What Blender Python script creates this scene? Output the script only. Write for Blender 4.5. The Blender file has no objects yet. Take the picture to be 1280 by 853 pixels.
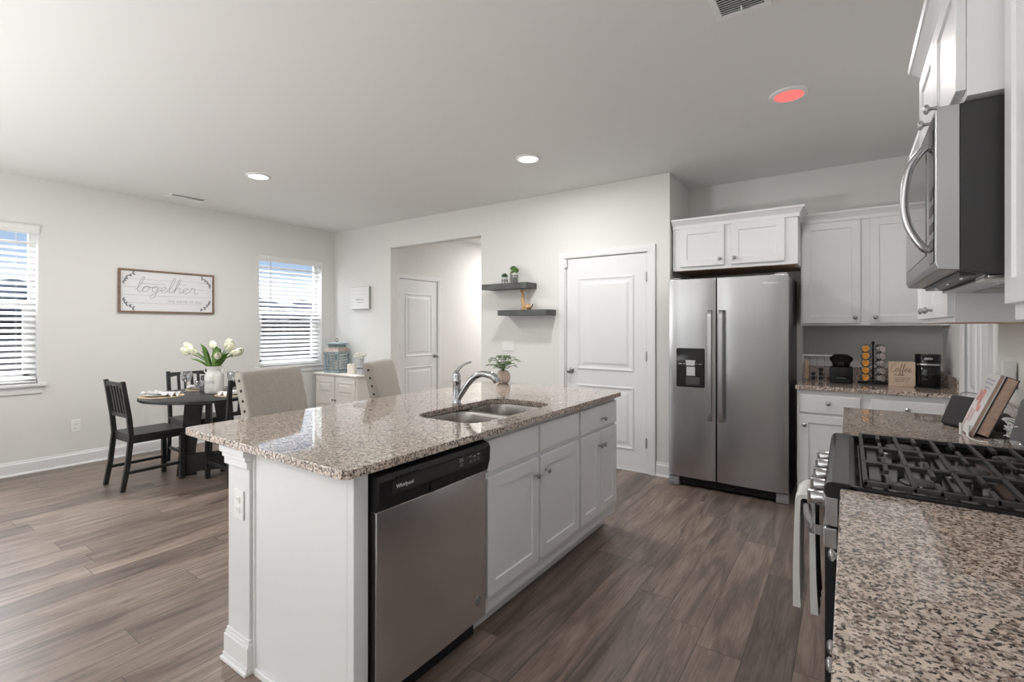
import bpy, bmesh, math, random
from mathutils import Matrix, Vector
R = math.radians
random.seed(7)
SC = bpy.context.scene
COL = SC.collection
# ---------------------------------------------------------------- camera, world, exposure
cd = bpy.data.cameras.new('camera')
cam = bpy.data.objects.new('camera', cd); COL.objects.link(cam)
cam.location = (0, 0, 1.36); cam.rotation_euler = (R(90), 0, R(34.77))
cd.sensor_fit = 'HORIZONTAL'; cd.sensor_width = 36; cd.lens = 605 / 1280 * 36; cd.shift_y = -18.5 / 1280
cd.clip_start = 0.02; cd.clip_end = 500
SC.camera = cam
vs = SC.view_settings
vs.view_transform = 'Standard'; vs.look = 'None'; vs.gamma = 1; vs.use_curve_mapping = False
vs.exposure = 0.27
SC.cycles.max_bounces = 10; SC.cycles.diffuse_bounces = 6; SC.cycles.glossy_bounces = 5
SC.cycles.transparent_max_bounces = 16; SC.cycles.transmission_bounces = 8
SC.cycles.caustics_reflective = False; SC.cycles.caustics_refractive = False
SC.cycles.sample_clamp_indirect = 6
SC.cycles.use_denoising = True
W = bpy.data.worlds.new('sky'); SC.world = W; W.use_nodes = True
nt = W.node_tree; nt.nodes.clear()
out = nt.nodes.new('ShaderNodeOutputWorld'); bg = nt.nodes.new('ShaderNodeBackground')
tc = nt.nodes.new('ShaderNodeTexCoord'); sp = nt.nodes.new('ShaderNodeSeparateXYZ'); rp = nt.nodes.new('ShaderNodeValToRGB')
nt.links.new(tc.outputs['Generated'], sp.inputs[0]); nt.links.new(sp.outputs['Z'], rp.inputs[0])
rp.color_ramp.elements[0].position = 0.0; rp.color_ramp.elements[0].color = (1, 1, 1, 1)
rp.color_ramp.elements[1].position = 0.6; rp.color_ramp.elements[1].color = (0.22, 0.36, 0.62, 1)
e = rp.color_ramp.elements.new(0.07); e.color = (0.92, 0.95, 1, 1)
e = rp.color_ramp.elements.new(0.10); e.color = (0.50, 0.66, 0.92, 1)
nt.links.new(rp.outputs[0], bg.inputs[0]); bg.inputs[1].default_value = 0.85
nt.links.new(bg.outputs[0], out.inputs[0])

def area_light(name, loc, aim, sx, sy, power, col=(1, 1, 1), spread=180):
    l = bpy.data.lights.new(name, 'AREA'); l.shape = 'RECTANGLE'; l.size = sx; l.size_y = sy; l.energy = power; l.color = col
    l.spread = R(spread)
    o = bpy.data.objects.new(name, l); COL.objects.link(o); o.location = loc
    o.rotation_euler = Vector(aim).to_track_quat('-Z', 'Y').to_euler()
    return o
# daylight fill from unseen openings added for it: patio doors in the left wall behind the camera, windows of the rear wall
area_light('daylight_fill_patio', (-6.60, -2.0, 1.25), (1, 0.12, 0.0), 2.3, 2.1, 85, (0.98, 0.99, 1.0))
area_light('daylight_fill_rear', (-4.85, -7.25, 1.5), (0.1, 1, 0.05), 1.6, 1.5, 25, (0.98, 0.99, 1.0))
# open sky above the two blinds
area_light('skylight_near', (-7.15, 0.74, 3.05), (0.9, 0, -1), 0.8, 1.2, 190, (0.98, 0.99, 1.0))
area_light('skylight_far', (-7.15, 3.71, 3.05), (0.9, 0, -1), 0.8, 1.2, 190, (0.98, 0.99, 1.0))
# unseen fill lamps behind the camera, added to light the ceiling
area_light('ceiling_fill', (-3.5, -2.1, 0.4), (0, 0, 1), 0.9, 0.9, 180, (1.0, 0.995, 0.985))
area_light('ceiling_fill_kitchen', (-1.6, -2.4, 1.3), (0, 0, 1), 0.7, 0.7, 28, (1.0, 0.995, 0.985))

# ---------------------------------------------------------------- materials
MATS = {}
def nodes(name):
    m = bpy.data.materials.new(name); m.use_nodes = True
    return m, m.node_tree, m.node_tree.nodes['Principled BSDF']
def mat(name, col, rough=0.5, metal=0.0, trans=0.0, bump=0.0, bscale=60, spec=0.5, emit=None, es=1.0, var=0.0, vscale=8, coat=0.0, ior=1.45):
    if name in MATS: return MATS[name]
    m, t, b = nodes(name)
    b.inputs['Base Color'].default_value = (*col, 1); b.inputs['Roughness'].default_value = rough
    b.inputs['Metallic'].default_value = metal; b.inputs['Transmission Weight'].default_value = trans
    b.inputs['Specular IOR Level'].default_value = spec; b.inputs['Coat Weight'].default_value = coat; b.inputs['IOR'].default_value = ior
    if emit: b.inputs['Emission Color'].default_value = (*emit, 1); b.inputs['Emission Strength'].default_value = es
    if bump or var:
        co = t.nodes.new('ShaderNodeTexCoord'); n = t.nodes.new('ShaderNodeTexNoise')
        n.inputs['Scale'].default_value = bscale if bump else vscale; n.inputs['Detail'].default_value = 4
        t.links.new(co.outputs['Object'], n.inputs['Vector'])
        if bump:
            bp = t.nodes.new('ShaderNodeBump'); bp.inputs['Strength'].default_value = bump; bp.inputs['Distance'].default_value = 0.004
            t.links.new(n.outputs['Fac'], bp.inputs['Height']); t.links.new(bp.outputs[0], b.inputs['Normal'])
        if var:
            n2 = t.nodes.new('ShaderNodeTexNoise'); n2.inputs['Scale'].default_value = vscale; n2.inputs['Detail'].default_value = 5
            t.links.new(co.outputs['Object'], n2.inputs['Vector'])
            r = t.nodes.new('ShaderNodeValToRGB'); r.color_ramp.elements[0].position = 0.3; r.color_ramp.elements[1].position = 0.7
            r.color_ramp.elements[0].color = (*[c * (1 - var) for c in col], 1); r.color_ramp.elements[1].color = (*[min(1, c * (1 + var)) for c in col], 1)
            t.links.new(n2.outputs['Fac'], r.inputs[0]); t.links.new(r.outputs[0], b.inputs['Base Color'])
    MATS[name] = m
    return m
def math_node(t, op, a, b=None):
    n = t.nodes.new('ShaderNodeMath'); n.operation = op
    for i, v in enumerate((a, b)):
        if v is None: continue
        if isinstance(v, (int, float)): n.inputs[i].default_value = v
        else: t.links.new(v, n.inputs[i])
    return n.outputs[0]
def ramp(t, fac, stops):
    r = t.nodes.new('ShaderNodeValToRGB'); els = r.color_ramp.elements
    while len(els) > 1: els.remove(els[-1])
    els[0].position = stops[0][0]; els[0].color = (*stops[0][1], 1)
    for p, c in stops[1:]:
        q = els.new(p); q.color = (*c, 1)
    t.links.new(fac, r.inputs[0]); return r.outputs[0]
def mix(t, mode, fac, a, b):
    n = t.nodes.new('ShaderNodeMix'); n.data_type = 'RGBA'; n.blend_type = mode
    if isinstance(fac, (int, float)): n.inputs[0].default_value = fac
    else: t.links.new(fac, n.inputs[0])
    for i, v in ((6, a), (7, b)):
        if isinstance(v, tuple): n.inputs[i].default_value = (*v, 1)
        else: t.links.new(v, n.inputs[i])
    return n.outputs[2]
def granite(name, pale, mid, dark, scale=1.0, rough=0.07):
    m, t, b = nodes(name)
    co = t.nodes.new('ShaderNodeTexCoord').outputs['Object']
    def noise(s, d, off):
        mp = t.nodes.new('ShaderNodeMapping'); mp.inputs['Location'].default_value = (off, off * .7, off * .3); t.links.new(co, mp.inputs[0])
        n = t.nodes.new('ShaderNodeTexNoise'); n.inputs['Scale'].default_value = s * scale; n.inputs['Detail'].default_value = d
        n.inputs['Roughness'].default_value = 0.6; t.links.new(mp.outputs[0], n.inputs['Vector']); return n.outputs['Fac']
    base = ramp(t, noise(26, 3, 0), [(0.38, tuple(c * 0.84 for c in pale)), (0.5, pale), (0.66, tuple(min(1, c * 1.14) for c in pale))])
    c1 = mix(t, 'MIX', ramp(t, noise(62, 4, 5), [(0.49, (0, 0, 0)), (0.58, (1, 1, 1))]), base, mid)
    c2 = mix(t, 'MIX', ramp(t, noise(88, 3, 11), [(0.525, (0, 0, 0)), (0.585, (1, 1, 1))]), c1, dark)
    c3 = mix(t, 'MIX', ramp(t, noise(120, 2, 23), [(0.64, (0, 0, 0)), (0.69, (1, 1, 1))]), c2, (0.70, 0.66, 0.63))
    t.links.new(c3, b.inputs['Base Color']); b.inputs['Roughness'].default_value = rough; b.inputs['Specular IOR Level'].default_value = 0.5
    b.inputs['Coat Weight'].default_value = 0.4; b.inputs['Coat Roughness'].default_value = 0.03; b.inputs['Coat IOR'].default_value = 1.5
    return m
def floor_mat():
    m, t, b = nodes('plank_floor')
    co = t.nodes.new('ShaderNodeTexCoord').outputs['Object']
    s = t.nodes.new('ShaderNodeSeparateXYZ'); t.links.new(co, s.inputs[0])
    PW, PL = 0.178, 1.22
    xs = math_node(t, 'DIVIDE', s.outputs['X'], PW); row = math_node(t, 'FLOOR', xs)
    wn = t.nodes.new('ShaderNodeTexWhiteNoise'); wn.noise_dimensions = '1D'; t.links.new(row, wn.inputs['W'])
    ys = math_node(t, 'ADD', math_node(t, 'DIVIDE', s.outputs['Y'], PL), math_node(t, 'MULTIPLY', wn.outputs['Value'], 7.3))
    colm = math_node(t, 'FLOOR', ys)
    w2 = t.nodes.new('ShaderNodeTexWhiteNoise'); w2.noise_dimensions = '2D'
    cb = t.nodes.new('ShaderNodeCombineXYZ'); t.links.new(row, cb.inputs[0]); t.links.new(colm, cb.inputs[1]); t.links.new(cb.outputs[0], w2.inputs['Vector'])
    rnd = w2.outputs['Value']
    # grain: noise drawn out along the plank, shifted per plank
    gv = t.nodes.new('ShaderNodeCombineXYZ')
    t.links.new(math_node(t, 'ADD', math_node(t, 'MULTIPLY', s.outputs['X'], 13), math_node(t, 'MULTIPLY', rnd, 60)), gv.inputs[0])
    t.links.new(math_node(t, 'ADD', math_node(t, 'MULTIPLY', s.outputs['Y'], 1.5), math_node(t, 'MULTIPLY', rnd, 31)), gv.inputs[1])
    g = t.nodes.new('ShaderNodeTexNoise'); g.inputs['Scale'].default_value = 1.0; g.inputs['Detail'].default_value = 6; g.inputs['Roughness'].default_value = 0.62
    g.inputs['Distortion'].default_value = 1.2; t.links.new(gv.outputs[0], g.inputs['Vector'])
    gv2 = t.nodes.new('ShaderNodeCombineXYZ')
    t.links.new(math_node(t, 'ADD', math_node(t, 'MULTIPLY', s.outputs['X'], 120), math_node(t, 'MULTIPLY', rnd, 90)), gv2.inputs[0])
    t.links.new(math_node(t, 'MULTIPLY', s.outputs['Y'], 5), gv2.inputs[1])
    g2 = t.nodes.new('ShaderNodeTexNoise'); g2.inputs['Scale'].default_value = 1.0; g2.inputs['Detail'].default_value = 3; t.links.new(gv2.outputs[0], g2.inputs['Vector'])
    base = ramp(t, g.outputs['Fac'], [(0.28, (0.078, 0.058, 0.048)), (0.42, (0.148, 0.112, 0.094)), (0.55, (0.212, 0.165, 0.139)), (0.74, (0.29, 0.235, 0.20))])
    tint = ramp(t, rnd, [(0.0, (0.72, 0.72, 0.73)), (0.5, (1.0, 0.98, 0.97)), (1.0, (1.28, 1.25, 1.22))])
    c = mix(t, 'MULTIPLY', 1.0, base, tint)
    c = mix(t, 'MULTIPLY', 0.55, c, ramp(t, g2.outputs['Fac'], [(0.35, (0.62, 0.62, 0.62)), (0.6, (1.1, 1.1, 1.1))]))
    fx = math_node(t, 'ABSOLUTE', math_node(t, 'SUBTRACT', math_node(t, 'FRACT', xs), 0.5))
    fy = math_node(t, 'ABSOLUTE', math_node(t, 'SUBTRACT', math_node(t, 'FRACT', ys), 0.5))
    gap = math_node(t, 'MAXIMUM', math_node(t, 'GREATER_THAN', fx, 0.5 - 0.0016 / PW), math_node(t, 'GREATER_THAN', fy, 0.5 - 0.0016 / PL))
    c = mix(t, 'MIX', math_node(t, 'MULTIPLY', gap, 0.75), c, (0.028, 0.022, 0.019))
    t.links.new(c, b.inputs['Base Color'])
    t.links.new(math_node(t, 'ADD', math_node(t, 'MULTIPLY', g.outputs['Fac'], 0.16), 0.27), b.inputs['Roughness'])
    bp = t.nodes.new('ShaderNodeBump'); bp.inputs['Strength'].default_value = 0.12; bp.inputs['Distance'].default_value = 0.002
    t.links.new(g2.outputs['Fac'], bp.inputs['Height']); t.links.new(bp.outputs[0], b.inputs['Normal'])
    return m
def brushed(name, col, rough, axis='X', metal=1.0):
    m, t, b = nodes(name)
    co = t.nodes.new('ShaderNodeTexCoord').outputs['Object']
    mp = t.nodes.new('ShaderNodeMapping'); mp.inputs['Scale'].default_value = {'X': (3, 3, 400), 'Z': (400, 400, 3)}[axis]; t.links.new(co, mp.inputs[0])
    n = t.nodes.new('ShaderNodeTexNoise'); n.inputs['Scale'].default_value = 1; n.inputs['Detail'].default_value = 2; t.links.new(mp.outputs[0], n.inputs['Vector'])
    b.inputs['Base Color'].default_value = (*col, 1); b.inputs['Metallic'].default_value = metal
    t.links.new(math_node(t, 'ADD', math_node(t, 'MULTIPLY', n.outputs['Fac'], 0.012), rough - 0.006), b.inputs['Roughness'])
    return m
def pane_mat():
    m = bpy.data.materials.new('window_glass'); m.use_nodes = True; t = m.node_tree; t.nodes.clear()
    o = t.nodes.new('ShaderNodeOutputMaterial'); mx = t.nodes.new('ShaderNodeMixShader'); tr = t.nodes.new('ShaderNodeBsdfTransparent')
    gl = t.nodes.new('ShaderNodeBsdfGlossy'); gl.inputs['Roughness'].default_value = 0.02; mx.inputs[0].default_value = 0.06
    tr.inputs[0].default_value = (0.97, 0.98, 0.98, 1)
    t.links.new(tr.outputs[0], mx.inputs[1]); t.links.new(gl.outputs[0], mx.inputs[2]); t.links.new(mx.outputs[0], o.inputs[0]); return m
def clear_mat(name, tint=(0.97, 0.98, 0.98), g=0.12):
    m = bpy.data.materials.new(name); m.use_nodes = True; t = m.node_tree; t.nodes.clear()
    o = t.nodes.new('ShaderNodeOutputMaterial'); mx = t.nodes.new('ShaderNodeMixShader'); tr = t.nodes.new('ShaderNodeBsdfTransparent')
    gl = t.nodes.new('ShaderNodeBsdfGlossy'); gl.inputs['Roughness'].default_value = 0.05; lw = t.nodes.new('ShaderNodeLayerWeight'); lw.inputs[0].default_value = 0.35
    tr.inputs[0].default_value = (*tint, 1)
    f = math_node(t, 'ADD', math_node(t, 'MULTIPLY', lw.outputs['Facing'], 0.55), g)
    t.links.new(f, mx.inputs[0])
    t.links.new(tr.outputs[0], mx.inputs[1]); t.links.new(gl.outputs[0], mx.inputs[2]); t.links.new(mx.outputs[0], o.inputs[0]); return m

WALL = mat('wall_paint', (0.715, 0.715, 0.695), 0.75, bump=0.03, bscale=220)
CEIL = mat('ceiling_paint', (0.75, 0.75, 0.74), 0.85, bump=0.03, bscale=160)
TRIM = mat('trim_white', (0.76, 0.76, 0.765), 0.38)
DOORW = mat('door_white', (0.75, 0.755, 0.77), 0.4)
CAB = mat('cabinet_white', (0.75, 0.755, 0.76), 0.36)
FLOOR = floor_mat()
GRAN = granite('granite', (0.63, 0.54, 0.47), (0.28, 0.22, 0.185), (0.06, 0.048, 0.042), 1.4, 0.05)
STEEL = brushed('stainless', (0.44, 0.44, 0.445), 0.27, 'Z')
STEELD = brushed('dishwasher_steel', (0.70, 0.70, 0.705), 0.26, 'Z')
STEELH = brushed('stainless_horizontal', (0.48, 0.48, 0.485), 0.26, 'X')
CHROME = mat('chrome', (0.46, 0.47, 0.48), 0.10, 1.0)
NICKEL = mat('satin_nickel', (0.42, 0.41, 0.40), 0.28, 1.0)
BLACK = mat('black_plastic', (0.011, 0.011, 0.012), 0.34, spec=.35)
BLACKG = mat('black_gloss', (0.008, 0.008, 0.009), 0.1)
ENAMEL = mat('black_enamel', (0.016, 0.016, 0.017), 0.16)
IRON = mat('cast_iron', (0.035, 0.035, 0.036), 0.42, bump=0.12, bscale=500)
DGREY = mat('dark_grey_metal', (0.10, 0.10, 0.102), 0.35, 0.6)
GREY = mat('grey_plastic', (0.30, 0.30, 0.305), 0.4)
WHITEP = mat('white_plastic', (0.80, 0.80, 0.79), 0.35)
SLAT = mat('blind_slat', (0.84, 0.845, 0.85), 0.4)
BWOOD = mat('black_stained_wood', (0.019, 0.019, 0.0185), 0.38, var=0.3, vscale=14)
RAW = mat('raw_plywood', (0.50, 0.32, 0.20), 0.6, var=0.25, vscale=20)
LINEN = mat('linen', (0.40, 0.375, 0.335), 0.92, bump=0.35, bscale=420, var=0.06, vscale=60)
NAIL = mat('bronze_nail', (0.075, 0.06, 0.05), 0.3, 0.9)
CREAM = mat('cream_paint', (0.74, 0.715, 0.67), 0.45)
CREAMS = mat('cream_groove', (0.50, 0.455, 0.40), 0.6)
GREEN = mat('leaf_green', (0.10, 0.20, 0.035), 0.5, var=0.35, vscale=25)
GREEND = mat('leaf_dark', (0.045, 0.085, 0.04), 0.5, var=0.3, vscale=40)
PETAL = mat('petal_white', (0.78, 0.78, 0.62), 0.55, var=0.1, vscale=30)
PETALW = mat('petal_pure', (0.82, 0.81, 0.76), 0.6)
PORC = mat('porcelain', (0.76, 0.75, 0.73), 0.2)
GLASS = clear_mat('clear_glass', (0.95, 0.96, 0.965), 0.2)
ACRYL = clear_mat('acrylic', (0.97, 0.97, 0.975), 0.02)
PANE = pane_mat()
SHELFG = mat('grey_stained_shelf', (0.075, 0.076, 0.074), 0.45, var=0.3, vscale=9)
FRAMEW = mat('brown_frame', (0.20, 0.135, 0.095), 0.55, var=0.25, vscale=30)
INK = mat('ink_grey', (0.20, 0.20, 0.21), 0.7)
INKL = mat('ink_pale', (0.42, 0.42, 0.42), 0.7)
TANW = mat('pale_wood', (0.66, 0.52, 0.40), 0.55, var=0.06, vscale=15)
INKB = mat('ink_brown', (0.25, 0.17, 0.13), 0.7)
TOWEL = mat('towel', (0.72, 0.715, 0.70), 0.95, bump=0.5, bscale=300)
ORANGE = mat('orange_foil', (0.80, 0.36, 0.07), 0.4, var=0.25, vscale=60)
LIDW = mat('pod_pale', (0.62, 0.57, 0.55), 0.4, var=0.1, vscale=60)
TEAL = mat('weathered_blue', (0.27, 0.335, 0.36), 0.6, var=0.35, vscale=26)
RUST = mat('weathered_brown', (0.42, 0.34, 0.29), 0.6, var=0.25, vscale=30)
WAX = mat('candle_wax', (0.80, 0.76, 0.68), 0.5)
BASKET = mat('woven_tan', (0.50, 0.39, 0.27), 0.8, bump=0.5, bscale=90, var=0.3, vscale=60)
NAPK = mat('napkin_cloth', (0.66, 0.65, 0.65), 0.9, var=0.22, vscale=34)
NAPG = mat('napkin_grey', (0.17, 0.175, 0.185), 0.9, var=0.35, vscale=34)
PAGES = mat('paper_pages', (0.53, 0.38, 0.30), 0.8, var=0.12, vscale=70)
GIRAF = mat('giraffe_coat', (0.55, 0.36, 0.19), 0.6, var=0.55, vscale=75)

# ---------------------------------------------------------------- mesh helpers
INV = {}
class MB:
    def __init__(s, T=None): s.b = bmesh.new(); s.T = T or Matrix()
    def _v(s, p): return s.b.verts.new(s.T @ Vector(p))
    def _f(s, vs):
        try: return s.b.faces.new(vs)
        except ValueError: return None
    def box(s, x0, x1, y0, y1, z0, z1, bev=0.0, M=None):
        t = bmesh.new()
        vs = [t.verts.new((x, y, z)) for x in (x0, x1) for y in (y0, y1) for z in (z0, z1)]
        for f in ((0, 1, 3, 2), (4, 6, 7, 5), (0, 4, 5, 1), (2, 3, 7, 6), (0, 2, 6, 4), (1, 5, 7, 3)): t.faces.new([vs[i] for i in f])
        if bev:
            bev = min(bev, 0.45 * min(abs(x1 - x0), abs(y1 - y0), abs(z1 - z0)))
            bmesh.ops.bevel(t, geom=list(t.edges), offset=bev, segments=2, affect='EDGES', profile=0.6)
        return s._merge(t, M)
    def _merge(s, t, M=None):
        MM = s.T @ M if M is not None else s.T
        mp = {v: s.b.verts.new(MM @ v.co) for v in t.verts}
        for f in t.faces: s._f([mp[v] for v in f.verts])
        t.free(); return s
    def loft(s, loops, cap0=True, cap1=True, closed=True):
        L = [[s._v(p) for p in lp] for lp in loops]
        n = len(L[0])
        for a, b in zip(L, L[1:]):
            for i in range(n if closed else n - 1):
                j = (i + 1) % n; s._f([a[i], a[j], b[j], b[i]])
        if cap0 and n > 2: s._f(L[0][::-1])
        if cap1 and n > 2: s._f(L[-1])
        return s
    def lathe(s, prof, c=(0, 0, 0), seg=24, cap0=True, cap1=True, sx=1, sy=1):
        return s.loft([[(c[0] + sx * r * math.cos(2 * math.pi * i / seg), c[1] + sy * r * math.sin(2 * math.pi * i / seg), c[2] + z) for i in range(seg)] for r, z in prof], cap0, cap1)
    def tube(s, pts, r, seg=8, closed=False, caps=True, flat=1.0, up=None):
        P = [Vector(p) for p in pts]; n = len(P); rr = r if isinstance(r, (list, tuple)) else [r] * n
        loops = []; U = None
        for i in range(n):
            if closed: d = P[(i + 1) % n] - P[i - 1]
            else: d = P[min(i + 1, n - 1)] - P[max(i - 1, 0)]
            if d.length < 1e-9: d = Vector((0, 0, 1))
            d.normalize()
            if U is None:
                U = Vector(up) if up else (Vector((0, 0, 1)) if abs(d.z) < 0.9 else Vector((1, 0, 0)))
            U = (U - d * U.dot(d))
            if U.length < 1e-6: U = d.orthogonal()
            U.normalize(); V = d.cross(U)
            loops.append([P[i] + U * (rr[i] * math.cos(2 * math.pi * k / seg)) + V * (rr[i] * flat * math.sin(2 * math.pi * k / seg)) for k in range(seg)])
        if closed: loops.append(loops[0])
        return s.loft(loops, caps and not closed, caps and not closed)
    def cyl(s, p0, p1, r0, r1=None, seg=16): return s.tube([p0, p1], [r0, r0 if r1 is None else r1], seg)
    def ball(s, c, r, seg=12, rings=8, M=None):
        rx, ry, rz = r if isinstance(r, (list, tuple)) else (r, r, r)
        t = bmesh.new(); bmesh.ops.create_uvsphere(t, u_segments=seg, v_segments=rings, radius=1)
        A = Matrix.Translation(c) @ (M or Matrix()) @ Matrix.Diagonal((rx, ry, rz, 1))
        return s._merge(t, A)
    def prism(s, poly, f, d0, d1, holes=()):
        """poly: list of (u, v); f(u, v, d) -> point; holes cut through"""
        t = bmesh.new()
        ed = []
        for lp in [poly] + list(holes):
            vs = [t.verts.new((u, v, 0)) for u, v in lp]
            ed += [t.edges.new((vs[i], vs[(i + 1) % len(vs)])) for i in range(len(vs))]
        if holes: bmesh.ops.triangle_fill(t, use_beauty=True, use_dissolve=False, edges=ed)
        else: t.faces.new(t.verts[:])
        faces = list(t.faces)
        bot = {v: s._v(f(v.co.x, v.co.y, d0)) for v in t.verts}; top = {v: s._v(f(v.co.x, v.co.y, d1)) for v in t.verts}
        for q in faces: s._f([bot[v] for v in q.verts]); s._f([top[v] for v in q.verts][::-1])
        for e_ in t.edges:
            if len(e_.link_faces) == 1: a, b = e_.verts; s._f([bot[a], bot[b], top[b], top[a]])
        t.free(); return s
    def panel(s, x0, x1, z0, z1, yf, th=0.019, stile=0.055, rec=0.007, bev=0.0015, slope=0.004):
        """shaker front: frame with a recessed field; front faces -y"""
        def rect(i, y): return [(x0 + i, y, z0 + i), (x1 - i, y, z0 + i), (x1 - i, y, z1 - i), (x0 + i, y, z1 - i)]
        s.loft([rect(0, yf + th), rect(0, yf + bev), rect(bev, yf), rect(stile, yf), rect(stile + slope, yf + rec)], True, True); return s
    def raised(s, x0, x1, z0, z1, y, k=1.0):
        """a moulded panel on a door whose face is at y (front -y): groove, moulding, field"""
        def rect(i, yy): return [(x0 + i, yy, z0 + i), (x1 - i, yy, z0 + i), (x1 - i, yy, z1 - i), (x0 + i, yy, z1 - i)]
        s.loft([rect(0, y + .002), rect(.004 * k, y - .006), rect(.013 * k, y - .008), rect(.022 * k, y - .003), rect(.03 * k, y - .0005), rect(.045 * k, y - .0005), rect(.062 * k, y - .006), rect(.066 * k, y - .007)], False, True)
        return s
def obj(name, m, mt, parent=None, smooth=False, bevel=0.0, world=False, label=None):
    bmesh.ops.recalc_face_normals(m.b, faces=m.b.faces)
    me = bpy.data.meshes.new(name); m.b.to_mesh(me); m.b.free()
    if world and parent is not None: me.transform(INV[parent.name])
    me.materials.append(mt)
    if smooth:
        for p in me.polygons: p.use_smooth = True
        try: me.set_sharp_from_angle(angle=R(38))
        except Exception: pass
    o = bpy.data.objects.new(name, me); COL.objects.link(o)
    if parent is not None: o.parent = parent
    if bevel:
        bm = o.modifiers.new('bevel', 'BEVEL'); bm.width = bevel; bm.segments = 3; bm.limit_method = 'ANGLE'; bm.angle_limit = R(40)
    if label: o['label'] = label
    return o
def tag(o, label, cat, group=None):
    o['label'] = label; o['category'] = cat
    if group: o['group'] = group
    return o
def thing(name, label, cat, loc=(0, 0, 0), rz=0.0, group=None):
    o = bpy.data.objects.new(name, None); COL.objects.link(o); o.empty_display_size = 0.05
    o.location = loc; o.rotation_euler = (0, 0, rz)
    INV[o.name] = (Matrix.Translation(loc) @ Matrix.Rotation(rz, 4, 'Z')).inverted()
    return tag(o, label, cat, group)
def dup(o, loc=None, rz=None, label=None, group=None):
    def cp(a, par):
        c = a.copy(); COL.objects.link(c)
        if par is not None: c.parent = par
        for ch in [x for x in COL.objects if x.parent == a]: cp(ch, c)
        return c
    c = cp(o, None)
    if loc is not None: c.location = loc
    if rz is not None: c.rotation_euler = (0, 0, rz)
    if label: c['label'] = label
    if group: c['group'] = group
    return c
def structure(o): o['kind'] = 'structure'; return o
def spline(pts, n=8):
    """Catmull-Rom through pts"""
    P = [Vector(p) for p in pts]; P = [P[0] * 2 - P[1]] + P + [P[-1] * 2 - P[-2]]; o = []
    for i in range(1, len(P) - 2):
        for k in range(n):
            t = k / n; a, b, c, d = P[i - 1:i + 3]
            o.append(0.5 * ((2 * b) + (c - a) * t + (2 * a - 5 * b + 4 * c - d) * t * t + (3 * b - a - 3 * c + d) * t ** 3))
    o.append(P[-2]); return o
def rrect(x0, x1, y0, y1, r, n=6):
    o = []
    for cx, cy, a in ((x1 - r, y0 + r, -90), (x1 - r, y1 - r, 0), (x0 + r, y1 - r, 90), (x0 + r, y0 + r, 180)):
        for i in range(n + 1): o.append((cx + r * math.cos(R(a + 90 * i / n)), cy + r * math.sin(R(a + 90 * i / n))))
    return o
def text_mesh(body, size, depth=0.0008, spacing=1.0):
    c = bpy.data.curves.new('txt', 'FONT'); c.body = body; c.size = size; c.extrude = depth; c.align_x = 'CENTER'; c.align_y = 'CENTER'; c.space_character = spacing; c.resolution_u = 3
    o = bpy.data.objects.new('txt', c); COL.objects.link(o)
    dg = bpy.context.evaluated_depsgraph_get(); me = bpy.data.meshes.new_from_object(o.evaluated_get(dg))
    bpy.data.objects.remove(o); bpy.data.curves.remove(c); return me
def text(name, body, size, M, mt, parent, spacing=1.0):
    me = text_mesh(body, size, spacing=spacing); me.transform(M); me.materials.clear(); me.materials.append(mt); me.name = name
    o = bpy.data.objects.new(name, me); COL.objects.link(o); o.parent = parent; return o
def face_neg_y(x, y, z): return Matrix.Translation((x, y, z)) @ Matrix.Rotation(R(90), 4, 'X')   # lettering that reads from -y
def marks(name, x, z, y, width, height, mt, parent, seed=1, bend=None):
    """a line of print too small to read: short upright strokes grouped like words; faces -y"""
    rnd = random.Random(seed); m = MB(); u = x - width / 2
    while u < x + width / 2:
        wd = height * rnd.uniform(.35, .6); hh = height * rnd.choice((.6, .6, .75, 1))
        if rnd.random() > .14:
            q = (lambda a, d: (bend[0] * math.sin(a / bend[0]), bend[1] - (bend[0] + d) * math.cos(a / bend[0]))) if bend else (lambda a, d: (a, y - d))
            (xa, ya), (xb, yb), (xc, yc), (xd, yd) = q(u, .0006), q(u + wd * .7, .0006), q(u + wd * .7, -.0006), q(u, -.0006)
            m.loft([[(xa, ya, zz), (xb, yb, zz), (xc, yc, zz), (xd, yd, zz)] for zz in (z - height / 2, z - height / 2 + hh)])
        u += wd
    return obj(name, m, mt, parent)
# ================================================================ the setting
XL, XR, YB, YA, YR, H = -6.22, 0.61, 4.37, 5.03, -7.0, 2.74
fXZ = lambda y: (lambda u, v, d: (u, y + d, v))
fYZ = lambda x: (lambda u, v, d: (x + d, u, v))
def wall(name, poly, f, d0, d1, holes=(), mt=None): return structure(obj(name, MB().prism(poly, f, d0, d1, holes), mt or WALL))
rect = lambda a, b, c, d: [(a, c), (b, c), (b, d), (a, d)]
structure(obj('floor', MB().box(XL - .16, XR + .2, YR - .2, 9.2, -0.08, 0), FLOOR))
structure(obj('ceiling', MB().box(XL - .16, XR + .2, YR - .2, 9.2, H, H + .08), CEIL))
W1 = (0.29, 1.19, 0.83, 2.28); W2 = (3.26, 4.157, 0.83, 2.27)
PD = (-3.15, -0.85, 0.02, 2.1)
wall('wall_left', rect(YR, YB + .12, 0, H), fYZ(XL), -0.16, 0, [rect(*W1), rect(*W2), rect(*PD)])
wall('wall_back', [(XL - .16, 0), (-5.0, 0), (-5.0, 2.405), (-3.465, 2.405), (-3.465, 0), (-2.385, 0), (-2.385, 2.06), (-1.49, 2.06), (-1.49, 0), (-1.313, 0), (-1.313, H), (XL - .16, H)], fXZ(YB), 0, 0.12)
wall('wall_alcove_side', rect(YB + .12, YA + .12, 0, H), fYZ(-1.313), -0.12, 0)
wall('wall_alcove_back', rect(-1.313, XR + .15, 0, H), fXZ(YA), 0, 0.12)
CD = (3.50, 4.18, 0, 2.05)
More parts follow.
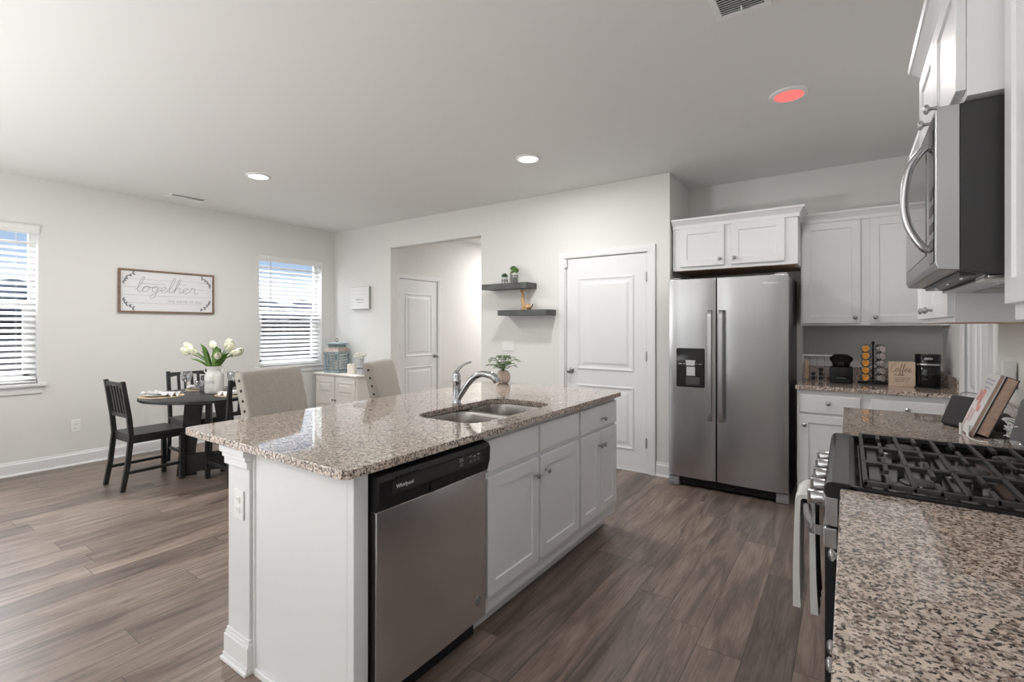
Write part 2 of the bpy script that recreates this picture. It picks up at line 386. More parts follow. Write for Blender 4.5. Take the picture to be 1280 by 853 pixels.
wall('wall_right', [(YR, 0), (CD[0], 0), (CD[0], 2.05), (CD[1], 2.05), (CD[1], 0), (YA, 0), (YA, H), (YR, H)], fYZ(XR), 0, 0.14)
RW = [(-5.65, -4.05, 0.75, 2.25)]
wall('wall_rear', rect(XL - .16, XR + .14, 0, H), fXZ(YR), -0.14, 0, [rect(*r) for r in RW])
# hall behind the opening and closet / pantry backs
HX = -5.12
HD = (4.615, 5.40, 0, 2.04)
wall('wall_hall_left', [(YB + .12, 0), (HD[0], 0), (HD[0], HD[3]), (HD[1], HD[3]), (HD[1], 0), (9.1, 0), (9.1, H), (YB + .12, H)], fYZ(HX), -0.12, 0)
wall('wall_hall_right', rect(YB + .12, 9.1, 0, H), fYZ(-3.465), 0, 0.12)
wall('wall_hall_far', rect(HX - .12, -3.34, 0, H), fXZ(9.1), 0, 0.1)
wall('wall_pantry_back', rect(-3.34, -1.43, 0, H), fXZ(5.6), 0, 0.1)

def casing(name, y0, y1, ztop, f, w=0.065, th=0.018, z0=0.0):
    """door trim in profile: three stepped strips; f(u, v, d)"""
    m = MB()
    for a, b, t in ((0, w, th * .6), (0.004, w * .45, th * .85), (w * .45, w - .004, th)):
        m.prism([(y0 - b, z0), (y0 - a, z0), (y0 - a, ztop + a), (y1 + a, ztop + a), (y1 + a, z0), (y1 + b, z0), (y1 + b, ztop + b), (y0 - b, ztop + b)], f, 0, t)
    return structure(obj(name, m, TRIM))
casing('trim_1', -2.385 + .012, -1.49 - .012, 2.06 - .012, lambda u, v, d: (u, YB - d, v))
casing('trim_2', HD[0] + .01, HD[1] - .01, 2.03, lambda u, v, d: (HX + d, u, v))
casing('trim_3', CD[0] + .01, CD[1] - .01, 2.04, lambda u, v, d: (XR - d, u, v), w=0.075)
def baseboard(name, a, b, n):
    """a, b: floor points on the wall; n: outward normal; ogee baseboard with shoe"""
    a, b, n = Vector((*a, 0)), Vector((*b, 0)), Vector((*n, 0))
    prof = [(0, 0), (.022, 0), (.021, .010), (.016, .018), (.013, .02), (.013, .098), (.011, .106), (.007, .112), (.006, .122), (.003, .13), (0, .13)]
    m = MB(); m.loft([[p + n * d + Vector((0, 0, z)) for d, z in prof] for p in (a, b)])
    return structure(obj(name, m, TRIM))
baseboard('baseboard_left', (XL, PD[1]), (XL, YB), (1, 0))
baseboard('baseboard_back', (XL, YB), (-5.0, YB), (0, -1))
baseboard('baseboard_shelf_side', (-3.465, YB), (-2.44, YB), (0, -1))
baseboard('baseboard_pantry_side', (-1.435, YB), (-1.313, YB), (0, -1))
baseboard('baseboard_hall', (HX, 5.47), (HX, 9.1), (1, 0))
baseboard('baseboard_hall_right', (-3.465, YB + .12), (-3.465, 9.1), (-1, 0))

# windows: frame with two sashes, meeting rail, panes; sill and apron
def window(k, y0, y1, z0, z1):
    m = MB(); X0, X1 = XL - .155, XL - .11
    for a in ((y0, y0 + .045, z0, z1), (y1 - .045, y1, z0, z1), (y0, y1, z0, z0 + .05), (y0, y1, z1 - .045, z1)): m.box(X0, X1, *a, .003)
    zm = (z0 + z1) / 2
    m.box(X0 + .005, X1 + .012, y0 + .045, y1 - .045, zm - .03, zm + .022, .003)
    for a in ((y0 + .045, y0 + .085, z0 + .05, zm - .03), (y1 - .085, y1 - .045, z0 + .05, zm - .03), (y0 + .045, y1 - .045, z0 + .05, z0 + .095)): m.box(X0 + .015, X1 + .01, *a, .003)
    w = structure(obj('window_%d' % k, m, WHITEP))
    obj('pane', MB().box(XL - .137, XL - .133, y0 + .045, y1 - .045, z0 + .05, z1 - .045), PANE, w)
    m = MB().box(XL - .11, XL + .045, y0 - .055, y1 + .055, z0 - .028, z0, .006)
    m.box(XL, XL + .016, y0 - .03, y1 + .03, z0 - .095, z0 - .028, .004)
    obj('window_sill', m, TRIM, w)
window(1, *W1); window(2, *W2)
# unseen patio door and rear windows added for the daylight fill (behind the camera)
m = MB()
y0, y1, z0, z1 = PD; X0, X1 = XL - .13, XL - .06
for a in ((y0, y0 + .07, z0, z1), (y1 - .07, y1, z0, z1), (y0, y1, z0, z0 + .08), (y0, y1, z1 - .07, z1), ((y0 + y1) / 2 - .05, (y0 + y1) / 2 + .05, z0, z1)): m.box(X0, X1, *a, .004)
d = structure(obj('door_3', m, WHITEP)); obj('pane', MB().box(XL - .1, XL - .095, y0 + .05, y1 - .05, z0 + .05, z1 - .05), PANE, d)
for k, (a, b, c, e) in enumerate(RW):
    m = MB()
    for q in ((a, a + .05, c, e), (b - .05, b, c, e), (a, b, c, c + .05), (a, b, e - .05, e), ((a + b) / 2 - .03, (a + b) / 2 + .03, c, e)): m.box(q[0], q[1], YR - .13, YR - .08, q[2], q[3], .004)
    w = structure(obj('window_%d' % (3 + k), m, WHITEP)); obj('pane', MB().box(a + .04, b - .04, YR - .11, YR - .105, c + .04, e - .04), PANE, w)

# doors: pantry door (two moulded panels), hall door, closet doors
def door(name, w, h, th=0.035):
    m = MB().box(0.003, w - .003, 0, th, .012, h, .002)
    return m
def hinge(par, x, z, y=-0.002):
    m = MB().cyl((x, y - .004, z - .045), (x, y - .004, z + .045), .007, seg=10); m.box(x - .012, x + .012, y - .003, y, z - .042, z + .042, .001)
    obj('hinge', m, NICKEL, par, True)
def door_knob(par, x, z, y=0.0):
    m = MB().lathe([(0, 0), (.031, 0), (.031, .006), (.012, .010), (.011, .030), (.02, .036), (.028, .046), (.027, .058), (.018, .066), (0, .068)], seg=24)
    me = m.b; bmesh.ops.transform(me, matrix=Matrix.Translation((x, y, z)) @ Matrix.Rotation(R(90), 4, 'X'), verts=me.verts)
    obj('door_knob', m, NICKEL, par, True)
def moulded_door(name, loc, rz, w, h, hinge_x, knob_x):
    m = door(name, w, h)
    m.raised(w * .145, w * .855, h * .455, h * .905, 0.0, 1.15); m.raised(w * .145, w * .855, h * .095, h * .385, 0.0, 1.15)
    o = structure(obj(name, m, DOORW)); o.location = loc; o.rotation_euler = (0, 0, rz)
    for z in (.28, h * .53, h * .89): hinge(o, hinge_x, z)
    door_knob(o, knob_x, .915); return o
d1 = moulded_door('door_1', (-2.36, YB + .006, 0), 0, .835, 2.04, .835, .055)
m = MB().box(-.022, .018, -.03, -.004, 1.955, 2.03, .004); m.box(-.012, .008, -.044, -.03, 1.985, 2.005, .003); obj('door_guard', m, WHITEP, d1)
d2 = moulded_door('door_2', (HX - .004, HD[0] + .012, 0), R(90), .762, 2.025, 0.0, .762 - .06)
m = MB()
structure(obj('trim_4', m.box(-2.385, -2.36, YB, YB + .12, 0, 2.06).box(-1.525, -1.49, YB, YB + .12, 0, 2.06).box(-2.36, -1.525, YB, YB + .12, 2.045, 2.06), TRIM))
m = MB().box(-2.385, -1.49, YB - .004, YB + .06, 0, .010, .002); structure(obj('trim_5', m, TRIM))
# bifold closet doors on the right wall
cw = (CD[1] - CD[0] - .03) / 2
for k in range(2):
    m = MB().box(.002, cw - .002, 0, .03, .012, 2.03, .002); m.raised(.06, cw - .06, .95, 1.86, 0, .8); m.raised(.06, cw - .06, .18, .80, 0, .8)
    o = structure(obj('door_%d' % (4 + k), m, DOORW)); o.location = (XR + .012, CD[1] - .015 - k * cw, 0); o.rotation_euler = (0, 0, R(-90))

# outside the left windows: walk, clay, road, grass and the line of woods
def ground(name, x0, x1, z, col): structure(obj(name, MB().box(x0, x1, -60, 60, z - .05, z), mat(name, col, 0.95, var=.2, vscale=.6)))
ground('exterior_walk', -13.5, XL - .3, -.10, (0.62, 0.60, 0.57))
ground('exterior_clay', -62, -13.5, -.12, (0.50, 0.30, 0.20))
ground('exterior_grass', -140, -62, -.12, (0.10, 0.11, 0.09))
m = MB(); random.seed(3)
for i in range(110):
    y = -60 + i * 1.3; r = random.uniform(1.0, 1.9); m.ball((-95 + random.uniform(-2, 2), y, r * .75), (r, r, r * random.uniform(.9, 1.35)), 8, 6)
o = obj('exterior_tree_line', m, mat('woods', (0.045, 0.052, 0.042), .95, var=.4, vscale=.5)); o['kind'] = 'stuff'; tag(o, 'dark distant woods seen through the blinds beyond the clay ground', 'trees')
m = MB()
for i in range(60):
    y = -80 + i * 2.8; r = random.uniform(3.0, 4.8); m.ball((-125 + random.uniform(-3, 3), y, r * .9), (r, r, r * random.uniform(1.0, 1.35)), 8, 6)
o = obj('exterior_far_woods', m, mat('haze_tinted_woods', (0.30, 0.31, 0.33), .95, var=.3, vscale=.3)); o['kind'] = 'stuff'; tag(o, 'woods painted pale with haze far behind the dark tree line seen through the blinds', 'trees')  # distance haze is put into the grey base colour

# ceiling fittings
def ceiling_light(name, label, x, y, em, es, power, col):
    t = thing(name, label, 'ceiling light', (x, y, H), 0, 'recessed ceiling lights' if em != RED else None)
    obj('trim_ring', MB().lathe([(.078, -.004), (.080, -.012), (.098, -.010), (.104, -.004), (.105, 0), (.078, 0)], seg=40, cap0=False, cap1=False), WHITEP, t, True)
    obj('diffuser', MB().lathe([(.079, -.004), (.077, -.009), (.06, -.012), (0, -.013)][::-1], seg=36, cap0=False, cap1=False), mat('lamp_' + name + str(es), (.9, .9, .9) if em != RED else (.8, .2, .2), .5, emit=em, es=es), t, True)
    l = bpy.data.lights.new('lamp', 'AREA'); l.shape = 'DISK'; l.size = .15; l.energy = power; l.color = col
    o = bpy.data.objects.new('lamp', l); COL.objects.link(o); o.parent = t; o.location = (0, 0, -.03)
    return t
RED = (1.0, 0.13, 0.12)
ceiling_light('downlight', 'white recessed ceiling light nearest the picture wall and dining table', -4.444, 2.321, (1, .98, .95), 3, 30, (1, .985, .96))
ceiling_light('downlight', 'white recessed ceiling light above the island sink end near the pantry door', -2.159, 3.341, (1, .98, .95), 3, 18, (1, .985, .96))
ceiling_light('downlight', 'recessed ceiling light glowing red in front of the refrigerator cabinets', -.289, 3.304, RED, .8, 9, (1, .93, .91))
ceiling_light('downlight', 'unseen recessed ceiling fill light added behind the viewpoint over the living area', -3.6, -1.6, (1, .98, .95), 3, 7, (1, .985, .96))  # unseen downlight, added as fill for the living side
ceiling_light('downlight', 'unseen recessed ceiling fill light added behind the viewpoint over the kitchen end', -.9, -1.2, (1, .98, .95), 3, 7, (1, .985, .96))  # unseen downlight, added as fill for the kitchen end
ceiling_light('downlight', 'unseen recessed ceiling fill light added inside the hall beyond the opening', -4.25, 7.0, (1, .98, .95), 3, 48, (1, .96, .94))  # unseen lamp added to brighten the hall wall
def vent(name, label, x0, x1, y0, y1, half):
    t = thing(name, label, 'air vent', ((x0 + x1) / 2, (y0 + y1) / 2, H)); m = MB(); w, l = (x1 - x0) / 2, (y1 - y0) / 2; b = .026
    for a in ((-w, w, -l, -l + b), (-w, w, l - b, l), (-w, -w + b, -l + b, l - b), (w - b, w, -l + b, l - b)): m.box(*a, -.008, 0, .002)
    obj('frame', m, WHITEP, t); m = MB()
    n = int((2 * l - 2 * b) / .016) if not half else int((2 * w - 2 * b) / .016)
    for i in range(n):
        s = -1 if (half and i < n / 2) else 1
        if half: m.box(-.009, .009, -l + b, l - b, -.0008, .0008, M=Matrix.Translation((-w + b + (i + .5) * .016, 0, -.006)) @ Matrix.Rotation(R(40 * s), 4, 'Y'))
        else: m.box(-w + b, w - b, -.009, .009, -.0008, .0008, M=Matrix.Translation((0, -l + b + (i + .5) * .016, -.006)) @ Matrix.Rotation(R(35), 4, 'X'))
    obj('louvre', m, WHITEP, t); obj('duct', MB().box(-w + b, w - b, -l + b, l - b, -.0012, -.0004), mat('duct_dark', (.10, .10, .10), .8), t)
    return t
t = vent('ceiling_vent', 'white ceiling vent with lever above the kitchen aisle', -.485, -.265, 1.99, 2.325, False)
obj('lever', MB().box(-.003, .003, .10, .125, -.024, -.006, .002), WHITEP, t)
vent('ceiling_vent', 'white two-way ceiling vent close to the picture wall', -5.93, -5.72, 2.10, 2.45, True)
# ================================================================ kitchen cabinets and worktops
def cab_knob(par, x, z, y, name='knob'):
    m = MB(Matrix.Translation((x, y, z)) @ Matrix.Rotation(R(90), 4, 'X'))
    m.lathe([(0, 0), (.007, 0), (.0055, .004), (.0048, .014), (.009, .019), (.0145, .022), (.0155, .026), (.013, .030), (.006, .033), (0, .0335)], seg=18)
    obj(name, m, NICKEL, par, True)
def cabinet(name, label, loc, rz, w, d, z0, z1, fronts, toe=0.0, crown=0.0, group=None, under=False, crown_ends=(1, 1), door_y=-.02, hollow=False):
    """front faces local -y at y=0; fronts: (kind, x0, x1, z0, z1, knob (x, z) or None)"""
    t = thing(name, label, 'cabinet', loc, rz, group)
    m = MB()
    if hollow: m.box(0, w, 0, .02, toe, z1).box(0, .018, .02, d, toe, z1).box(w - .018, w, .02, d, toe, z1).box(.018, w - .018, d - .012, d, toe, z1).box(.018, w - .018, .02, d - .012, toe, toe + .018).box(0, w, .075, d, 0, toe)
    elif toe: m.box(0, w, 0, d, toe, z1, .001); m.box(0, w, .075, d, 0, toe, .001)
    else: m.box(0, w, 0, d, z0, z1, .001)
    # face frame reads as stiles and rails proud of the box
    if not under: obj('carcass', m, CAB, t)
    else:
        obj('carcass', m, CAB, t)
        obj('underside', MB().box(.018, w - .018, .02, d - .002, z0 - .003, z0 + .004), RAW, t)
    for kind, x0, x1, a, b, kn in fronts:
        m = MB()
        if kind == 'drawer': m.loft([[(x0 + i, y, a + i), (x1 - i, y, a + i), (x1 - i, y, b - i), (x0 + i, y, b - i)] for i, y in ((0, door_y + .019), (0, door_y + .004), (.004, door_y))])
        else: m.panel(x0, x1, a, b, door_y, stile=min(.057, (x1 - x0) * .24))
        o = obj(kind, m, CAB, t)
        if kn: cab_knob(o, kn[0], kn[1], door_y)
    if crown:
        c = crown; prof = [(0, 0), (.012, 0), (.014, .35 * c), (.022, .5 * c), (.040, .78 * c), (.046, .8 * c), (.05, c), (0, c)]
        loops = []
        for o_, z in prof:
            l, r_ = o_ * crown_ends[0], o_ * crown_ends[1]
            loops.append([(-l, d, z1 - .35 * c + z), (-l, -o_, z1 - .35 * c + z), (w + r_, -o_, z1 - .35 * c + z), (w + r_, d, z1 - .35 * c + z)])
        obj('crown_moulding', MB().loft(loops, True, True), CAB, t)
    return t
# ---- island: local x runs along +Y, front faces +X
IF = -1.305
cabinet('base_cabinet', 'white sink base cabinet in the island with two doors and two false drawer fronts', (IF, 1.665, 0), R(90), .885, .60, 0, .882,
        [('drawer', .003, .425, .722, .860, None), ('drawer', .445, .872, .722, .860, None),
         ('door', .003, .425, .175, .695, (.385, .617)), ('door', .445, .872, .175, .695, (.487, .620))], toe=.10, hollow=True)
cabinet('base_cabinet', 'white island cabinet at the pantry end with a single drawer over paired doors', (IF, 2.551, 0), R(90), .555, .60, 0, .882,
        [('drawer', .016, .540, .715, .860, (.31, .775)), ('door', .016, .276, .175, .695, (.252, .612)), ('door', .280, .540, .175, .695, (.304, .612))], toe=.10)
t = thing('island_end_panel', 'smooth white end panel closing the island beside the dishwasher', 'panel', (-1.6, .99, 0))
m = MB().box(-1.905, -1.336, .985, 1.004, .012, .882, .0015); obj('panel', m, CAB, t, world=True)
m = MB().box(-1.335, IF + .003, .985, 1.042, 0, .882, .002); obj('stile', m, CAB, t, world=True)
m = MB().box(-1.9, -1.335, .974, .985, 0, .026, .004); obj('shoe_moulding', m, TRIM, t, world=True)
m = MB().cyl((-1.912, .985, .0), (-1.912, .985, .875), .008, seg=10); obj('corner_bead', m, CAB, t, True, world=True)
t = thing('knee_wall', 'white knee wall carrying the seating side of the island', 'half wall', (-2.0, 2.0, 0))
m = MB().box(-2.088, -1.922, .968, 3.09, 0, .882, .002); obj('wall_body', m, mat('knee_wall_paint', (.72, .72, .725), .5), t, world=True)
m = MB()
for o_, a, b in ((.012, .80, .83), (.018, .83, .85), (.026, .85, .882)): m.box(-2.088 - o_, -1.922 + .004, .968 - o_, 3.09 + o_, a, b, .003)
obj('cap_moulding', m, TRIM, t, world=True)
m = MB()
for o_, a, b in ((.024, 0, .012), (.016, .012, .03), (.013, .03, .105), (.009, .105, .118), (.005, .118, .132)): m.box(-2.088 - o_, -1.922 + min(o_, .01), .968 - o_, 3.09 + o_, a, b, .002)
obj('base_moulding', m, TRIM, t, world=True)
def outlet(label, M, gang=1, kind='outlet', grp=None):
    t = thing('wall_outlet' if kind == 'outlet' else 'light_switch', label, 'outlet' if kind == 'outlet' else 'light switch', (0, 0, 0), 0, grp)
    t.matrix_world = M
    w = .036 + .046 * (gang - 1) / 1 * 1.0 if gang > 1 else .036
    obj('cover_plate', MB().box(-w, w, -.006, 0, -.058, .058, .003), WHITEP, t)
    for g in range(gang):
        cx = (g - (gang - 1) / 2) * .046
        if kind == 'outlet':
            for s in (-.02, .02):
                m = MB().box(cx - .014, cx + .014, -.009, -.005, s - .013, s + .013, .003); o = obj('socket', m, WHITEP, t)
                m = MB().box(-.007 + cx, -.005 + cx, -.0095, -.0085, s - .002, s + .007).box(.005 + cx, .007 + cx, -.0095, -.0085, s - .002, s + .007).cyl((cx, -.0095, s - .007), (cx, -.0085, s - .007), .002, seg=8)
                obj('slot', m, GREY, o)
        else: obj('rocker', MB().box(cx - .016, cx + .016, -.011, -.005, -.033, .033, .003, M=Matrix.Rotation(R(4), 4, 'X')), WHITEP, t)
    return t
outlet('white outlet on the end of the island knee wall', Matrix.Translation((-1.993, .967, .65)))
outlet('white outlet low on the picture wall left of the dining table', Matrix.Translation((XL, 1.458, .385)) @ Matrix.Rotation(R(90), 4, 'Z'))
o = outlet('white outlet with a plug-in freshener between the window and the cream cabinet', Matrix.Translation((XL, 3.86, .45)) @ Matrix.Rotation(R(90), 4, 'Z'))
t = thing('plug_in_freshener', 'white plug-in air freshener in the outlet beside the cream cabinet', 'air freshener', (XL + .012, 3.86, .47))
obj('body', MB().box(0, .04, -.022, .022, -.03, .035, .012), WHITEP, t); obj('bottle', MB().lathe([(0, -.06), (.016, -.06), (.018, -.05), (.012, -.03)], (.022, 0, 0), 14), mat('amber', (.45, .30, .22), .2), t, True)
outlet('white double rocker light switch beneath the floating shelves', Matrix.Translation((-3.078, YB, 1.148)), 2, 'switch')

# worktops: eased granite slabs
def slab(name, label, poly, holes=(), z0=.884, z1=.914):
    o = obj(name, MB().prism(poly, lambda u, v, d: (u, v, d), z0, z1, holes), GRAN, bevel=.0045)
    return tag(o, label, 'worktop')
SX0, SX1, SY0, SY1 = -1.80, -1.385, 1.70, 2.43
slab('island_worktop', 'long speckled granite worktop with a sink cutout on the white island', rrect(-2.405, -1.265, .925, 3.14, .03, 4), [rrect(SX0, SX1, SY0, SY1, .11, 8)[::-1]])
slab('granite_worktop', 'speckled granite worktop in the foreground right before the stove', rect(-.018, XR, .35, 1.611))
tag(obj('granite_worktop', MB().prism(rect(-.02, XR, 2.379, 3.235), lambda u, v, d: (u, v, d), .884, .914).box(XR - .02, XR, 2.379, 3.235, .9145, 1.015), GRAN, bevel=.004), 'granite worktop with upstand beyond the stove holding the books', 'worktop')
tag(obj('granite_worktop', MB().prism(rect(-.33, XR - .004, 4.235, YA), lambda u, v, d: (u, v, d), .884, .914).box(-.315, XR - .004, YA - .02, YA, .9145, 1.015).box(XR - .024, XR - .004, 4.26, YA - .021, .9145, 1.015), GRAN, bevel=.004), 'granite worktop with upstands holding the coffee things beside the refrigerator', 'worktop')

# sink: two rounded stainless bowls under the cutout
t = thing('kitchen_sink', 'undermounted double bowl stainless sink in the island worktop', 'sink', ((SX0 + SX1) / 2, (SY0 + SY1) / 2, .70))
SINK = brushed('sink_steel', (.34, .32, .305), .30, 'X')
def bowl(name, y0, y1, depth):
    x0, x1 = SX0 + .004, SX1 - .004; L = []
    for i, z in ((-.012, .882), (0, .882), (.004, .874), (.008, .80), (.014, .884 - depth + .05), (.03, .884 - depth + .015), (.06, .884 - depth)):
        L.append([(x, y, z) for x, y in rrect(x0 + i, x1 - i, y0 + i, y1 - i, .085 - max(i, 0) * .5, 6)])
    m = MB().loft(L, False, True); cx, cy = (x0 + x1) / 2, (y0 + y1) / 2
    o = obj(name, m, SINK, t, True, world=True)
    md = o.modifiers.new('thick', 'SOLIDIFY'); md.thickness = .002; md.offset = -1
    m = MB().lathe([(.0, .001), (.03, .001), (.045, .003), (.048, .0)][::-1], (cx, cy, .885 - depth), 24); obj('drain', m, CHROME, o, True, world=False).data.transform(INV[t.name])
bowl('bowl', SY0 + .004, 2.085, .20); bowl('bowl', 2.115, SY1 - .004, .18)
obj('divider', MB().box(SX0 + .02, SX1 - .02, 2.080, 2.120, .858, .872, .006), SINK, t, world=True)

# faucet
t = thing('kitchen_faucet', 'chrome single lever faucet arching over the island sink', 'faucet', (-1.835, 2.09, .914))
B = MB().lathe([(0, 0), (.031, 0), (.031, .004), (.026, .008), (.0235, .012), (.022, .10), (.0225, .125), (.024, .13), (.024, .137), (.0225, .14), (.022, .165), (.017, .182), (.008, .19), (0, .191)], seg=28)
obj('body', B, CHROME, t, True)
sp_ = spline([(.014, 0, .035), (.05, .004, .085), (.10, .008, .145), (.16, .013, .180), (.215, .017, .180)], 7)
obj('spout', MB().tube(sp_, [.0155 + .0005 * i / 5 for i in range(len(sp_))], 16), CHROME, t, True)
hd = spline([(.205, .016, .181), (.235, .018, .176), (.262, .020, .160), (.272, .021, .140)], 5)
obj('spray_head', MB().tube(hd, [.0165, .018, .0195, .0205, .021, .021, .021, .021, .0215, .0215, .0215, .021, .0205, .0195, .019, .018][:len(hd)], 18), CHROME, t, True)
obj('lever', MB().tube(spline([(-.004, 0, .172), (.004, .008, .198), (.028, .028, .225), (.062, .055, .243)], 6), [.018, .0185, .018, .0165, .0145, .0125, .0115, .0105, .0095, .009, .0085, .008, .0075, .007, .0068, .0066, .0064, .0062, .006][:19], 12, flat=.75), CHROME, t, True)

# dishwasher (front +X)
t = thing('dishwasher', 'stainless dishwasher with black control strip built into the island', 'dishwasher', (IF, 1.046, 0), R(90))
dw = .612
obj('tub_body', MB().box(.004, dw - .004, .012, .57, .10, .872, .002), BLACK, t)
obj('kick_plate', MB().box(.004, dw - .004, .05, .07, .004, .115, .002), BLACK, t)
L = []
for i in range(13):
    u = i / 12; x = .012 + (dw - .024) * u; y = -.024 - .006 * math.sin(math.pi * u); L.append((x, y))
m = MB(); m.loft([[(x, y, z) for x, y in L] + [(dw - .012, .008, z), (.012, .008, z)] for z in (.12, .742)]); o = obj('door_panel', m, STEELD, t, True, bevel=.003)
m = MB()   # chamfered black fascia
pr = [(.010, .742), (-.030, .742), (-.044, .790), (-.046, .845), (-.036, .862), (-.010, .868), (.010, .868)]
m.loft([[(x, y, z) for y, z in pr] for x in (.006, dw - .006)]); fa = obj('control_strip', m, BLACK, t, bevel=.003)
def fascia_pt(x, k, off=.0006):  # on the sloping face between z .790 and .845
    return (x, -.044 - .002 * k - off, .790 + .055 * k)
obj('display_panel', MB().loft([[fascia_pt(x, k, o_) for x, k in ((.06, .05), (.56, .05), (.56, .9), (.06, .9))] for o_ in (-.001, .0015)]), mat('fascia_grey', (.03, .03, .031), .22), fa)
obj('vent_slots', MB().box(.075, .082, -.0485, -.045, .846, .851).box(.095, .102, -.0485, -.045, .846, .851).box(.115, .122, -.0485, -.045, .846, .851).box(.135, .142, -.0485, -.045, .846, .851).box(.155, .162, -.0485, -.045, .846, .851).box(.175, .182, -.0485, -.045, .846, .851), BLACKG, fa)
m = MB(); m.loft([[(x, y, z) for y, z in ((-.0335, .748), (-.0435, .785), (-.047, .785), (-.040, .748))] for x in (.25, .375)]); obj('pocket_handle', m, BLACKG, fa, bevel=.002)
LBL = mat('print_pale', (.62, .62, .63), .5)
text('lettering', 'Whirlpool', .019, face_neg_y(.118, -.0475, .815), LBL, fa)
for i in range(2): marks('small_print', .415, .833 - i * .008, -.0475, .026, .005, INKL, fa, i)
for i in range(3):
    marks('small_print', .47 + i * .026, .832 - .004 * (i % 2), -.0475, .018, .0045, INKL, fa, i + 4)
    obj('button', MB().box(.462 + i * .026, .478 + i * .026, -.0482, -.046, .805, .817, .002), mat('button_grey', (.10, .10, .10), .4), fa)
obj('button', MB().box(.405, .425, -.0482, -.046, .803, .817, .003), MATS['button_grey'], fa)
obj('badge', MB().loft([[(.545 + .017 * s * math.cos(a * math.pi / 12), y, .205 + .019 * s * math.sin(a * math.pi / 12)) for a in range(24)] for s, y in ((1, -.026), (1, -.0285), (.84, -.0287), (.84, -.0275))], False, False), mat('badge_print', (.34, .34, .345), .4, .6), o)
obj('badge_mark', MB().box(.537, .553, -.0288, -.0275, .199, .213, .003), MATS['badge_print'], o)

# ---- right wall: front faces -X ; local x runs toward -Y
def RC(*a, **k): return cabinet(*a, **k)
cabinet('base_cabinet', 'white base cabinet under the foreground right granite worktop', (.012, 1.605, 0), R(-90), 1.2, .57, 0, .882,
        [('drawer', .02, .59, .715, .86, (.16, .79)), ('drawer', .61, 1.18, .715, .86, (.89, .79)), ('door', .02, .303, .175, .695, (.27, .62)), ('door', .307, .59, .175, .695, (.34, .62)), ('door', .61, 1.18, .175, .695, (.66, .62))], toe=.10)
cabinet('base_cabinet', 'white base cabinet under the granite worktop beyond the stove', (.012, 3.22, 0), R(-90), .835, .57, 0, .882,
        [('drawer', .02, .40, .715, .86, (.21, .79)), ('drawer', .43, .815, .715, .86, (.62, .79)), ('door', .02, .40, .175, .695, (.36, .62)), ('door', .43, .815, .175, .695, (.47, .62))], toe=.10)
UZ = 1.375
cabinet('wall_cabinet', 'white wall cabinet at the right edge of the picture, nearest the viewpoint', (.322, 1.606, 0), R(-90), 1.15, .288, UZ, 2.36,
        [('door', .012, .56, 1.412, 2.30, (.53, 1.46)), ('door', .575, 1.13, 1.412, 2.30, (.60, 1.46))], crown=.075, under=True, crown_ends=(0, 0))
cabinet('wall_cabinet', 'short white wall cabinet directly above the microwave', (.240, 2.376, 0), R(-90), .766, .37, 1.925, 2.30,
        [('door', .010, .378, 1.945, 2.275, (.318, 2.015)), ('door', .384, .756, 1.945, 2.275, (.458, 2.015))], crown=.075, crown_ends=(1, 1))
cabinet('wall_cabinet', 'white wall cabinet with paired doors beyond the microwave above the books', (.322, 3.34, 0), R(-90), .958, .288, UZ, 2.235,
        [('door', .015, .475, 1.395, 2.215, (.40, 1.43)), ('door', .481, .945, 1.395, 2.215, (.56, 1.43))], crown=.07, under=True)
# ---- alcove: front faces -Y
cabinet('wall_cabinet', 'short white wall cabinet over the refrigerator with a crown moulding', (-1.300, 4.42, 0), 0, .975, .60, 1.855, 2.255,
        [('door', .070, .435, 1.885, 2.225, (.405, 1.935)), ('door', .490, .885, 1.885, 2.225, (.52, 1.935))], crown=.08, under=True, crown_ends=(0, 1))
cabinet('wall_cabinet', 'tall white wall cabinet above the coffee things beside the refrigerator', (-.324, 4.72, 0), 0, .93, .305, 1.365, 2.235,
        [('door', .012, .405, 1.385, 2.205, (.37, 1.43)), ('door', .465, .86, 1.385, 2.205, (.50, 1.43))], crown=.075, crown_ends=(0, 0))
cabinet('base_cabinet', 'white base cabinet next to the refrigerator under the espresso machine', (-.318, 4.27, 0), 0, .405, .75, 0, .882,
        [('drawer', .015, .390, .712, .845, (.2, .79)), ('door', .015, .390, .13, .695, (.05, .62))], toe=.10)
cabinet('base_cabinet', 'white base cabinet in the alcove corner under the black coffee maker', (.088, 4.27, 0), 0, .512, .75, 0, .882,
        [('drawer', .045, .44, .712, .845, (.245, .79)), ('door', .045, .24, .13, .695, (.22, .62)), ('door', .245, .44, .13, .695, (.265, .62))], toe=.10)

